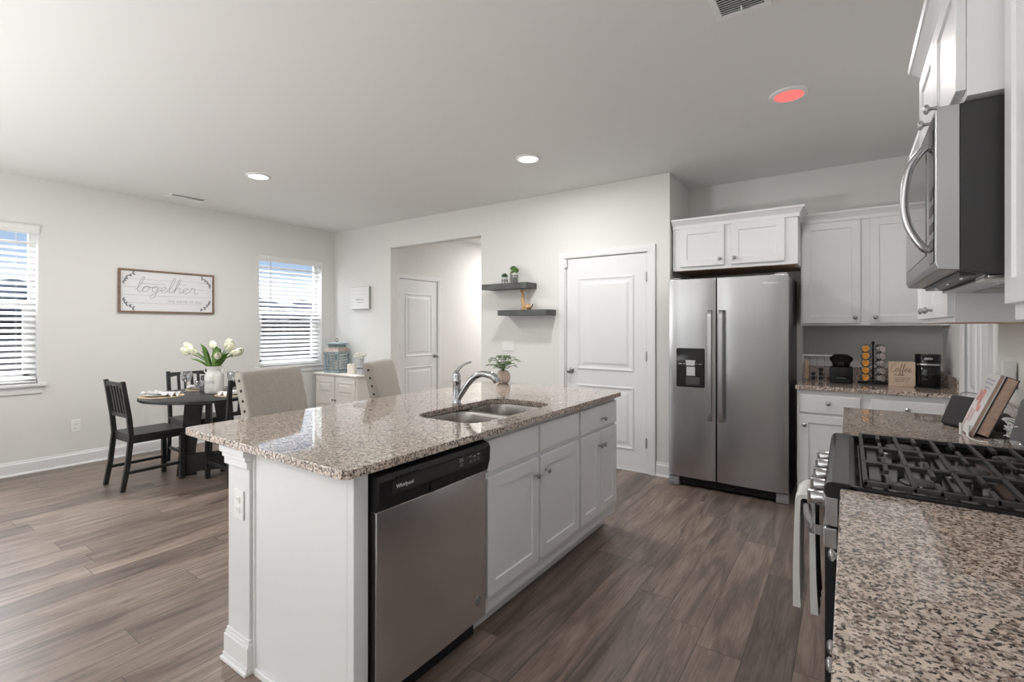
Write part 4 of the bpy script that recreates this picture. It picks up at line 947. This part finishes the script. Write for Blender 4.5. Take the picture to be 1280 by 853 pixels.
# upholstered counter stools on the far side of the island; front faces -y
def make_stool(label):
    t = thing('counter_stool', label, 'stool', (0, 0, 0))
    obj('seat', MB().box(-.215, .215, -.24, .20, .56, .665, .03), LINEN, t, True)
    def row(z, y, w_, th, r=.018):
        return [(x, yy, z) for x, yy in rrect(-w_, w_, y - th, y + th, r, 4)]
    m = MB(); L = []
    for z, y, w_, th in ((.58, .155, .19, .036), (.66, .165, .195, .040), (.85, .205, .200, .038), (1.04, .252, .203, .036), (1.095, .266, .203, .034), (1.112, .270, .198, .028), (1.117, .271, .188, .018)): L.append(row(z, y, w_, th, min(.016, th * .8)))
    m.loft(L); obj('backrest', m, LINEN, t, True)
    for s in (-1, 1):
        for k_ in range(8):
            z = .70 + k_ * .053; y = .165 + (z - .66) * .235 - .006; w_ = .197 + (z - .66) * .016
            obj('nailhead', MB(Matrix.Translation((s * w_, y, z)) @ Matrix.Rotation(R(90 * s), 4, 'Y')).lathe([(.0085, 0), (.007, .003), (.0035, .0048), (0, .0053)], seg=12, cap1=False), NAIL, t, True)
        for y0, y1 in ((-.205, -.205), (.165, .20)):
            m = MB(); m.loft([[(s * .18 - a, yy - a, z), (s * .18 + a, yy - a, z), (s * .18 + a, yy + a, z), (s * .18 - a, yy + a, z)] for z, a, yy in ((0, .014, y1), (.57, .021, y0))]); obj('leg', m, mat('dark_walnut', (.035, .025, .02), .4), t, bevel=.003)
        obj('stretcher', MB().box(s * .18 - .009, s * .18 + .009, -.19, .18, .20, .225, .003), MATS['dark_walnut'], t)
    obj('footrest', MB().box(-.17, .17, -.215, -.195, .18, .21, .003), MATS['dark_walnut'], t)
    return t
def place_stool(t, corner, ang):
    """corner: top near-left corner of the back; ang: turn of the front away from +X"""
    rz = R(90 + ang); off = Matrix.Rotation(rz, 4, 'Z') @ Vector((-.203, .262, 0)); t.location = (corner[0] - off.x, corner[1] - off.y, 0); t.rotation_euler = (0, 0, rz)
s0 = make_stool('linen counter stool with bronze nailheads beside the dining table'); place_stool(s0, (-2.645, 1.275), 13)
s1 = dup(s0, None, None, 'linen counter stool with bronze nailheads in front of the hall door, nearer the faucet'); place_stool(s1, (-2.60, 2.075), 28)

# cream cabinet in the corner
t = thing('storage_cabinet', 'small cream two door cabinet in the corner under the blue lantern', 'cabinet', (-5.68, 4.0, 0))
m = MB().box(-.455, .455, .012, .352, .06, .692, .003).box(-.455, -.41, .012, .05, 0, .06, .003).box(.41, .455, .012, .05, 0, .06, .003).box(-.455, -.41, .31, .352, 0, .06, .003).box(.41, .455, .31, .352, 0, .06, .003); obj('body', m, CREAM, t)
obj('top', MB().box(-.478, .478, -.012, .356, .692, .718, .007), CREAM, t)
for s in (-1, 1):
    x0, x1 = (-.425, -.012) if s < 0 else (.012, .425)
    m = MB().box(x0, x1, -.006, .011, .075, .678, .002); d = obj('door', m, CREAM, t)
    for a, b in ((.40, .655), (.095, .355)):
        def rr_(i, y): return [(x0 + i, y, a + i), (x1 - i, y, a + i), (x1 - i, y, b - i), (x0 + i, y, b - i)]
        m = MB(); m.loft([rr_(.040, -.004), rr_(.042, -.010), rr_(.050, -.010), rr_(.054, -.0065), rr_(.075, -.0065), rr_(.092, -.011)], False, True); obj('panel', m, CREAM, d)
        m = MB()
        for q in (.054, .073):
            m.tube([rr_(q, -.0068)[i] for i in range(4)], .0016, 5, closed=True)
        obj('groove', m, CREAMS, d)
    m = MB(Matrix.Translation((s * .030, -.006, .365)) @ Matrix.Rotation(R(90), 4, 'X')); m.lathe([(.005, 0), (.004, .012), (.010, .016), (.011, .022), (.006, .027), (0, .028)], seg=14); obj('knob', m, NAIL, d, True)
    for z in (.14, .61): obj('hinge', MB().cyl((s * .428, -.006, z - .022), (s * .428, -.006, z + .022), .005, seg=8), CREAMS, d)
CZ = .7185
# lantern
t = thing('lantern', 'weathered blue metal lantern standing on the cream cabinet', 'lantern', (-5.86, 4.16, CZ), R(14))
s_ = .122
fr_ = MB().box(-s_, s_, -s_, s_, 0, .035, .005)
for x in (-1, 1):
    for y in (-1, 1): fr_.box(x * (s_ - .012) - .012, x * (s_ - .012) + .012, y * (s_ - .012) - .012, y * (s_ - .012) + .012, .035, .27, .003)
fr_.box(-s_ - .006, s_ + .006, -s_ - .006, s_ + .006, .255, .29, .004); obj('frame', fr_, TEAL, t)
b = MB()
for z in (.075, .11, .145, .18, .215):
    for sgn in (-1, 1): b.box(-s_ + .012, s_ - .012, sgn * s_ - .004, sgn * s_ + .004, z, z + .008, .002); b.box(sgn * s_ - .004, sgn * s_ + .004, -s_ + .012, s_ - .012, z, z + .008, .002)
obj('slats', b, TEAL, t)
obj('posts', MB().box(-.05, -.036, -s_ - .003, -s_ + .006, .035, .26, .002).box(.036, .05, -s_ - .003, -s_ + .006, .035, .26, .002), TEAL, t)
def sq(h_, z): return [(-h_, -h_, z), (h_, -h_, z), (h_, h_, z), (-h_, h_, z)]
obj('roof', MB().loft([sq(s_ + .008, .29), sq(s_ - .02, .325), sq(.088, .345)]), RUST, t)
cp = MB().loft([sq(.088, .345), sq(.085, .385), sq(.105, .39), sq(.105, .402), sq(.07, .41), sq(.02, .418)]); obj('cap', cp, TEAL, t)
m = MB()
for a in (-.045, 0, .045):
    for sgn in (-1, 1): m.ball((a, sgn * .087, .367), (.012, .004, .009), 8, 6); m.ball((sgn * .087, a, .367), (.004, .012, .009), 8, 6)
obj('vent_holes', m, NAIL, t); obj('ring', MB().cyl((0, 0, .415), (0, 0, .428), .006).tube([(.024 * math.cos(a * math.pi / 10), 0, .448 + .024 * math.sin(a * math.pi / 10)) for a in range(20)], .0035, 7, closed=True), NAIL, t, True)
o = tag(obj('candle', MB().lathe([(0, 0), (.045, 0), (.046, .003), (.046, .125), (.043, .13), (0, .125)], (-5.86, 4.16, CZ + .0355), 24, cap0=False, cap1=False), WAX, None, True), 'cream candle standing inside the blue lantern', 'candle')
t = thing('pillar_candle', 'thick cream pillar candle on the cream cabinet right of the lantern', 'candle', (-5.50, 4.13, CZ))
obj('wax', MB().lathe([(0, 0), (.055, 0), (.057, .004), (.057, .125), (.052, .133), (.02, .128), (0, .127)], seg=28, cap0=False, cap1=False), WAX, t, True); obj('wick', MB().cyl((0, 0, .126), (0, 0, .145), .0018, seg=6), NAIL, t)
t = thing('bud_vase', 'slim grey ribbon-tied vase on the right end of the cream cabinet', 'vase', (-5.29, 4.12, CZ))
obj('body', MB().lathe([(0, 0), (.036, 0), (.038, .01), (.035, .05), (.043, .10), (.044, .13), (.034, .17), (.040, .20), (.036, .20), (.03, .17), (.0, .03)], seg=24, cap0=False, cap1=False), mat('vase_grey', (.50, .50, .52), .3), t, True)
obj('ribbon', MB().lathe([(.0385, .076), (.042, .080), (.043, .090), (.040, .094)], seg=24, cap0=False, cap1=False).ball((-.02, -.042, .086), (.018, .006, .009), 8, 6).ball((.018, -.042, .086), (.018, .006, .009), 8, 6), mat('ribbon_dark', (.09, .09, .10), .7), t, True)
random.seed(12)
for i in range(7):
    a = i * 2.4; rr = .025 + .0135 * i; x, y, z = rr * math.cos(a), rr * math.sin(a) * .6, .255 - .005 * i
    f = thing('white_flower', 'fluffy white flower in the slim grey vase on the cream cabinet', 'flower', (-5.29, 4.12, CZ + .03), 0, 'white flowers in the slim grey vase')
    obj('stem', MB().tube([(x * .1, y * .1, 0), (x * .25, y * .25, .15), (x, y, z - .03)], .0022, 6), GREEN, f)
    m = MB()
    for k_ in range(26):
        p = Vector((random.gauss(0, 1), random.gauss(0, 1), random.gauss(0, 1))).normalized()
        if p.z < -.35: p.z = -p.z
        q = p.to_track_quat('Z', 'Y').to_matrix().to_4x4(); m.ball((x + p.x * .034, y + p.y * .034, z - .02 + p.z * .028), (.009, .003, .017), 6, 4, q)
    obj('petals', m, PETALW, f, True)
# ================================================================ shelves, plants, small things
def shelf(label, x0, x1, z0, z1):
    o = obj('floating_shelf', MB().box(x0, x1, 4.17, YB, z0, z1, .002), SHELFG); return tag(o, label, 'shelf')
shelf('upper grey floating shelf holding the little succulents', -3.30, -2.715, 1.757, 1.816)
shelf('lower grey floating shelf holding the giraffe figurine', -3.085, -2.48, 1.472, 1.530)
def leaf_blade(m, b, tip, w, th=.0012, droop=0.0, n=5, side=None):
    b, tip = Vector(b), Vector(tip); d = tip - b; sd = side or d.cross(Vector((0, 0, 1)))
    if sd.length < 1e-5: sd = Vector((1, 0, 0))
    sd = sd.normalized(); up = sd.cross(d).normalized(); L = []
    for i in range(n + 1):
        u = i / n; p = b + d * u + Vector((0, 0, -droop * u * u)); hw = w * math.sin(math.pi * (.15 + .82 * u)) + .0004
        L.append([tuple(p - sd * hw), tuple(p + up * th * 1.5), tuple(p + sd * hw), tuple(p - up * th)])
    m.loft(L)
def shelf_plant(label, x, y, z, stand, kind):
    t = thing('potted_succulent', label, 'plant', (x, y, z)); r = .030
    obj('pot', MB().lathe([(0, stand), (r * .75, stand), (r, stand + .012), (r * 1.02, stand + .05), (r * .92, stand + .05), (r * .85, stand + .042), (0, stand + .042)], seg=22, cap0=False, cap1=False), mat('pot_grey', (.55, .54, .52), .5), t, True)
    m = MB().tube([(r * 1.03 * math.cos(a * math.pi / 10), r * 1.03 * math.sin(a * math.pi / 10), stand + .018) for a in range(20)], .0028, 6, closed=True)
    obj('stand_ring', m, BLACK, t)
    for a in (.6, 2.2, 3.8, 5.3): obj('stand_leg', MB().cyl((r * 1.05 * math.cos(a), r * 1.05 * math.sin(a), 0), (r * 1.03 * math.cos(a), r * 1.03 * math.sin(a), stand + .03), .0026, seg=6), BLACK, t)
    m = MB()
    if kind == 'spiky':
        for k in range(30):
            a = k * 2.4; e_ = .25 + .055 * k; leaf_blade(m, (0, 0, stand + .043), (.045 * math.cos(a) * math.cos(e_ * .9), .045 * math.sin(a) * math.cos(e_ * .9), stand + .043 + .05 * math.sin(e_)), .006, .003)
    else:
        random.seed(4)
        for k in range(90):
            p = Vector((random.gauss(0, 1), random.gauss(0, 1), random.gauss(0, .8))).normalized() * random.uniform(.7, 1); c = Vector((p.x * .042, p.y * .038, stand + .072 + p.z * .034))
            m.ball(c, (.008, .008, .006), 6, 4)
    obj('foliage', m, GREEND if kind == 'spiky' else GREEN, t, True); return t
shelf_plant('tiny spiky succulent in a low pot, nearest the hall on the upper shelf', -3.05, 4.255, 1.8162, .022, 'spiky')
shelf_plant('bushy round green plant on a tall black pot stand on the upper shelf', -2.915, 4.25, 1.8162, .062, 'bushy')
shelf_plant('dark succulent standing behind the bushy plant on the upper shelf', -2.985, 4.325, 1.8162, .105, 'spiky')
# giraffe figurine
t = thing('giraffe_figurine', 'spotted giraffe figurine lying with its neck upright on the lower shelf', 'figurine', (-2.80, 4.27, 1.5302))
m = MB(); m.tube(spline([(.085, 0, .030), (.06, 0, .036), (.02, 0, .038), (-.015, 0, .045), (-.025, 0, .09), (-.026, .0, .145), (-.024, -.005, .185)], 5), [.012, .018, .022, .025, .027, .029, .030, .030, .030, .029, .028, .026, .025, .024, .023, .0225, .022, .0215, .021, .0205, .020, .0195, .019, .0188, .0185, .018, .0178, .0175, .017, .0165, .016][:31], 14)
m.ball((-.024, -.022, .197), (.015, .028, .016), 12, 8); obj('body', m, GIRAF, t, True)
for s in (-1, 1):
    obj('ear', MB().ball((-.024 + s * .026, -.004, .207), (.016, .004, .007), 8, 6, Matrix.Rotation(R(-20 * s), 4, 'Y')), GIRAF, t, True)
    obj('horn', MB().cyl((-.024 + s * .008, -.008, .208), (-.024 + s * .009, -.006, .224), .003, seg=8).ball((-.024 + s * .009, -.006, .226), .0045, 8, 6), NAIL, t, True)
    obj('leg', MB().tube([(.0 + .01 * s, s * .022, .02), (-.02, s * .034, .010), (.05, s * .036, .008)], [.012, .010, .008], 8), GIRAF, t, True)
obj('tail', MB().tube([(.082, 0, .03), (.095, -.002, .045), (.098, -.004, .062)], [.004, .003, .006], 7), NAIL, t, True)
# fern in a ribbed pot on the island
t = thing('potted_fern', 'green fern in a ribbed blush pot at the far corner of the island', 'plant', (-2.215, 3.07, .9145))
L = []
for r_, z in ((.030, 0), (.046, .012), (.054, .04), (.052, .065), (.042, .088), (.034, .098), (.030, .098), (.026, .08)):
    L.append([(r_ * (1 + .055 * math.cos(a * math.pi * 2 / 96 * 16)) * math.cos(a * math.pi * 2 / 96), r_ * (1 + .055 * math.cos(a * math.pi * 2 / 96 * 16)) * math.sin(a * math.pi * 2 / 96), z) for a in range(96)])
obj('pot', MB().loft(L), mat('blush_pot', (.62, .52, .46), .5), t, True)
random.seed(9)
for k in range(30):
    a = k * 2.4; ln = random.uniform(.10, .15); up = random.uniform(.045, .115) if k % 3 else .125
    if k % 3 == 0: ln *= .45
    P = spline([(0, 0, .085), (math.cos(a) * ln * .35, math.sin(a) * ln * .35, .09 + up * .75), (math.cos(a) * ln * .75, math.sin(a) * ln * .75, .09 + up), (math.cos(a) * ln, math.sin(a) * ln, .088 + up * .82)], 4); m = MB().tube(P, .0011, 5)
    for i, p in enumerate(P[3:]):
        u = i / (len(P) - 3); ll = .034 * (1 - .75 * u)
        for s in (-1, 1):
            q = p + Vector((math.cos(a + s * 1.15) * ll, math.sin(a + s * 1.15) * ll, .004)); leaf_blade(m, p, q, .0078, .0006, .004, 3)
    obj('frond', m, GREEN, t, True)

# ---- coffee corner
KZ = .9143
t = thing('pod_organizer', 'clear acrylic pod organizer beside the refrigerator on the coffee worktop', 'organizer', (-.205, 4.69, KZ))
m = MB(); a, b, hh = .105, .05, .215
for q in ((-a, a, b - .003, b), (-a, -a + .003, -b, b), (a - .003, a, -b, b), (-.055, -.053, -b, b), (-.005, -.003, -b, b), (.047, .049, -b, b)): m.box(*q, .004, hh)
m.box(-a, a, -b, b, hh - .004, hh, .0015); m.box(-a, a, -b, b, 0, .005, .0015)
obj('case', m, ACRYL, t); obj('rim', MB().box(-a, a, -b - .001, -b + .004, hh - .012, hh, .002).box(-a, -a + .008, -b - .001, -b + .004, .15, hh, .002), mat('frosted', (.70, .70, .71), .25), t)
def pod(label, x, y, z, mt, grp, r=.0165, h=.024, lie=True):
    t = thing('coffee_pod', label, 'coffee pod', (x, y, z), 0, grp)
    m = MB(Matrix.Rotation(R(90), 4, 'X') if lie else None); m.lathe([(0, -h), (r * .45, -h), (r * .68, -h * .8), (r * .82, -.003), (r, -.002), (r, 0), (0, .0005)], seg=18, cap0=False, cap1=False); obj('cup', m, mt, t, True)
    return t
TANP = mat('pod_tan', (.80, .63, .48), .4); BLKP = mat('pod_black', (.03, .03, .032), .25, .6); REDP = mat('pod_red', (.12, .05, .04), .3, .5)
for i in range(7): pod('tan capsule stacked in the first slot of the clear organizer', -.283, 4.672, KZ + .005 + .0222 * (i + 1), TANP, 'tan capsules in the organizer', .0205, .0215, False)
for i in range(2): pod('black capsule in the second slot of the clear organizer', -.234, 4.668, KZ + .022 + .034 * i, BLKP, 'black capsules in the second slot')
for i in range(3): pod('black capsule in the third slot of the clear organizer', -.181, 4.668, KZ + .022 + .034 * i, BLKP, 'black capsules in the third slot')
pod('dark red capsule in the last slot of the clear organizer', -.13, 4.668, KZ + .022, REDP, None)
# espresso machine
t = thing('espresso_machine', 'small black espresso machine between the pod organizer and the pod carousel', 'coffee machine', (-.045, 4.67, KZ), R(0))
obj('base', MB().box(-.078, .078, -.085, .10, 0, .125, .016), BLACK, t, True)
m = MB(); m.loft([[(x, y, z) for x, y in rrect(-hw, hw, y0, y1, .02, 4)] for hw, y0, y1, z in ((.055, -.04, .09, .12), (.060, -.055, .09, .15), (.062, -.065, .09, .195), (.060, -.065, .09, .21), (.045, -.04, .08, .222))]); obj('brew_head', m, BLACK, t, True)
for s in (-1, 1): obj('lever_arm', MB().tube(spline([(s * .056, .02, .16), (s * .066, -.02, .178), (s * .068, -.05, .195), (s * .052, -.07, .205)], 4), .009, 8), BLACK, t, True)
obj('lever_bar', MB().tube(spline([(-.052, -.068, .207), (-.03, -.08, .217), (.03, -.08, .217), (.052, -.068, .207)], 4), .009, 8), BLACKG, t, True)
obj('spout', MB().box(-.02, .02, -.078, -.04, .13, .165, .008), BLACKG, t); obj('badge', MB().box(-.032, .032, -.0862, -.084, .036, .041, .001), GREY, t); obj('drip_tray', MB().box(-.06, .06, -.115, -.08, .004, .03, .006), BLACK, t)
# pod carousel with cups
t = thing('pod_carousel', 'black wire pod carousel with orange and pale pods on the coffee worktop', 'pod rack', (.160, 4.70, KZ))
obj('base', MB().lathe([(0, 0), (.098, 0), (.10, .004), (.098, .012), (.02, .016), (0, .016)], seg=36, cap0=False, cap1=False), BLACK, t, True)
obj('pole', MB().cyl((0, 0, .012), (0, 0, .305), .006).ball((0, 0, .315), (.012, .012, .014)), BLACK, t, True)
m = MB()
ANG = [R(-128), R(-42), R(52), R(142)]
for a in ANG:
    for k_ in range(5):
        c = Vector((.062 * math.cos(a), .062 * math.sin(a), .046 + .056 * k_)); tx = Vector((-math.sin(a), math.cos(a), 0)); dn = Vector((math.cos(a), math.sin(a), .18)).normalized(); up = tx.cross(dn)
        for rr_, off in ((.0295, .012), (.024, -.012)): m.tube([c + dn * off + tx * rr_ * math.cos(q * math.pi / 8) + up * rr_ * math.sin(q * math.pi / 8) for q in range(16)], .0014, 5, closed=True)
        for q in (0, 4, 8, 12): m.tube([c + dn * .012 + (tx * math.cos(q * math.pi / 8) + up * math.sin(q * math.pi / 8)) * .0275, c - dn * .035 + (tx * math.cos(q * math.pi / 8) + up * math.sin(q * math.pi / 8)) * .018], .0012, 5)
        m.tube([c - dn * .035, (0, 0, c.z)], .0013, 5)
m.tube([(.09 * math.cos(a), .09 * math.sin(a), .299) for a in (ANG[0], 0, ANG[1])][0:1] + [(0, 0, .299)] + [(.09 * math.cos(ANG[1]), .09 * math.sin(ANG[1]), .299)], .002, 5)
obj('wire_cage', m, BLACK, t)
def kcup(label, grp, a, k_, lid):
    c = Vector((.160, 4.70, KZ)) + Vector((.062 * math.cos(a), .062 * math.sin(a), .046 + .056 * k_)); dn = Vector((math.cos(a), math.sin(a), .18)).normalized()
    t = thing('coffee_pod', label, 'coffee pod', c, 0, grp); q = dn.to_track_quat('Z', 'Y').to_matrix().to_4x4()
    obj('cup', MB(q).lathe([(0, -.026), (.016, -.026), (.0175, -.024), (.0225, .012), (.0265, .0125), (.0265, .015), (0, .015)], seg=20, cap0=False, cap1=False), mat('cup_white', (.66, .65, .64), .4), t, True)
    li = obj('lid', MB(q).lathe([(.0255, .0152), (.0255, .0162), (0, .0165)], seg=20, cap0=False, cap1=False), lid, t, True)
    obj('print', MB(q).tube(spline([(-.010, -.006, .0172), (.0, .004, .0172), (.011, .003, .0172)], 4), .0028, 6, flat=.2), mat('print_rust', (.55, .18, .05), .5) if lid is ORANGE else mat('print_mauve', (.42, .34, .33), .5), t, True)
for k_ in range(5):
    kcup('pod with an orange lid in the near left column of the wire carousel', 'orange lidded pods', ANG[0], k_, ORANGE); kcup('pod with a pale lid in the near right column of the wire carousel', 'pale lidded pods', ANG[1], k_, LIDW)
    kcup('pod in the rear right column of the wire carousel, facing the wall', 'rear right pods', ANG[2], k_, LIDW); kcup('pod in the rear left column of the wire carousel, facing the wall', 'rear left pods', ANG[3], k_, LIDW)
# coffee sign block
t = thing('coffee_sign', 'square pale wooden block lettered Coffee between carousel and coffee maker', 'sign', (.327, 4.575, KZ), R(4))
bk = obj('block', MB().box(-.078, .078, 0, .028, 0, .183, .003), TANW, t)
m = MB(); xx = write(m, 'Coffee', .025, -.066, .108, .0013, -.0006, .12); obj('script_lettering', m, INKB, t)
for i, (wd, z) in enumerate(((.062, .084), (.096, .064), (.088, .052), (.080, .040))): marks('small_print', -.018 if i == 0 else 0, z, 0, wd, .0065, INKB, t, i + 3)
# drip coffee maker
t = thing('coffee_maker', 'black single cup coffee maker in the corner by the side wall', 'coffee maker', (.478, 4.64, KZ), R(-6))
obj('body', MB().box(-.072, .072, -.02, .12, 0, .235, .012), BLACK, t, True)
top = obj('brew_head', MB().lathe([(0, .170), (.070, .170), (.074, .175), (.074, .238), (.070, .244), (0, .244)], (0, -.02, 0), 36, cap0=False, cap1=False), BLACKG, t, True)
obj('steel_band', MB().lathe([(.0745, .162), (.0755, .165), (.0755, .173), (.0745, .176), (.06, .176), (.06, .162)], (0, -.02, 0), 36, cap0=False, cap1=False), STEELH, t, True)
mg = obj('mug', MB().lathe([(0, .010), (.064, .010), (.068, .016), (.068, .155), (.065, .16), (0, .16)], (0, -.025, 0), 36, cap0=False, cap1=False), BLACKG, t, True)
obj('mug_handle', MB().tube(spline([(-.066, -.03, .145), (-.088, -.03, .15), (-.098, -.03, .125), (-.088, -.03, .098), (-.066, -.03, .085)], 5), .005, 8), BLACK, mg, True)
obj('drip_base', MB().box(-.075, .075, -.10, .12, 0, .010, .004), BLACK, t)
marks('lettering', 0, .214, 0, .062, .015, LBL, top, 8, (.0744, -.02))

# ---- things on the worktop beyond the stove
t = thing('smart_display', 'black wedge shaped smart display tipped back beside the books', 'speaker', (.425, 2.90, KZ), R(-58))
m = MB(); m.loft([[(x, y, z) for y, z in ((-.045, .0), (.045, .0), (.068, .045), (.010, .135), (-.008, .132), (-.058, .012))] for x in (-.062, .062)]); obj('body', m, mat('speaker_fabric', (.028, .028, .03), .8, bump=.3, bscale=500), t, bevel=.006)
obj('lens', MB(Matrix.Translation((.0, .063, .028)) @ Matrix.Rotation(R(-66), 4, 'X')).lathe([(.011, 0), (.010, .002), (0, .0025)], seg=18), BLACKG, t, True)
obj('power_cord', MB().tube(spline([(-.03, .0, .132), (-.02, .01, .15), (.02, .02, .152), (.05, .03, .145), (.055, .045, .11)], 6), .003, 7), GREY, t, True)
def book(label, x, tilt, th, wd, ht, cover, y0, deco):
    t = thing('cookbook', label, 'book', (x, y0, KZ + th * math.sin(tilt))); A = Matrix.Rotation(tilt, 4, 'Y'); T_ = A
    obj('pages', MB(T_).box(.003, th - .003, .003, wd - .006, .003, ht - .003, .001), PAGES, t)
    m = MB(T_).box(0, .003, 0, wd, 0, ht, .0008).box(th - .003, th, 0, wd, 0, ht, .0008).box(0, th, wd - .004, wd, 0, ht, .001); c = obj('cover', m, cover, t)
    if deco:
        random.seed(2); m = MB(T_)
        for k_ in range(9): m.ball((-.0004, .05 + random.uniform(0, .10), .11 + random.uniform(0, .07)), (.0006, random.uniform(.012, .026), random.uniform(.012, .026)), 10, 6)
        obj('cover_picture', m, mat('cover_pink', (.60, .30, .28), .5, var=.3, vscale=40), c)
        m = MB(T_)
        for z, a_, b_ in ((.232, .03, .16), (.216, .03, .16), (.198, .05, .14)): m.box(-.0008, 0, a_, b_, z, z + .007)
        obj('cover_lettering', m, mat('cover_blue', (.42, .43, .55), .5), c)
        m = MB(T_)
        for k_ in range(7): m.ball((-.0004, .03 + random.uniform(0, .13), .02 + random.uniform(0, .08)), (.0006, random.uniform(.008, .02), random.uniform(.010, .02)), 10, 6)
        obj('cover_pattern', m, mat('cover_rose', (.55, .45, .45), .5, var=.3, vscale=40), c)
    return t
book('cookbook with a white and pink cover leaning in front on the worktop', .398, R(21), .016, .19, .265, mat('cover_white', (.72, .70, .70), .4), 2.655, True)
book('thick cookbook showing tan page edges, leaning behind the pink cover', .4205, R(21), .040, .19, .250, mat('cover_dark', (.06, .05, .05), .5), 2.655, False)
t = thing('charging_cable', 'white charging cable with plugs lying in front of the leaning books', 'cable', (.40, 2.62, KZ))
obj('cord', MB().tube(spline([(-.006, .03, .004), (-.002, -.03, .003), (.02, -.065, .003), (.06, -.065, .003), (.078, -.035, .003), (.07, 0.01, .003)], 6), .0022, 7), WHITEP, t, True)
for p0, p1 in (((-.022, .05, .004), (-.020, .052, .050)), ((-.004, .028, .004), (0.0, .034, .045))): obj('plug', MB().cyl(p0, p1, .005, .0065, 10), WHITEP, t, True)
t = thing('wall_outlet', 'grey cover plate with a white plug on the wall above the books', 'outlet', (XR, 3.10, 1.12), R(-90))
obj('cover_plate', MB().box(-.10, .10, -.008, 0, -.036, .036, .002), mat('plate_grey', (.42, .42, .415), .35, .3), t); obj('plug', MB().box(.085, .112, -.05, -.007, -.035, .085, .004), WHITEP, t)
t = thing('round_speaker', 'small grey round fabric speaker behind the leaning books', 'speaker', (.535, 2.92, KZ)); obj('body', MB().lathe([(0, 0), (.038, 0), (.046, .012), (.048, .03), (.042, .055), (.028, .07), (0, .074)], seg=26, cap0=False, cap1=False), mat('speaker_grey', (.33, .33, .325), .85, bump=.3, bscale=500), t, True)
random.seed(21)
t = thing('tangled_cable', 'tangle of white cable heaped against the upstand beside the books', 'cable', (.545, 2.60, KZ)); m = MB()
for k_ in range(14):
    pts = [(random.uniform(-.05, .035), random.uniform(-.07, .09), random.uniform(.004, .085)) for _ in range(7)]; m.tube(spline(pts, 6), .0022, 6)
obj('cord', m, WHITEP, t, True)
t = thing('glass_dish', 'clear round glass dish on the worktop just beyond the stove', 'dish', (.475, 2.47, KZ)); obj('bowl', MB().lathe([(0, .002), (.034, .002), (.044, .010), (.050, .024), (.052, .024), (.047, .008), (.036, 0), (0, 0)], seg=36, cap0=False, cap1=False), GLASS, t, True)
t = thing('tablet_stand', 'grey tablet propped upright at the right edge of the picture', 'tablet', (.53, 2.455, KZ), R(-68))
obj('tablet', MB(Matrix.Translation((0, 0, .012)) @ Matrix.Rotation(R(-14), 4, 'X')).prism(rrect(-.10, .10, 0, .17, .014, 4), fXZ(0), 0, .009), mat('tablet_grey', (.10, .10, .105), .4), t, bevel=.002)
obj('support', MB().box(-.05, .05, -.02, .06, 0, .012, .004), GREY, t)
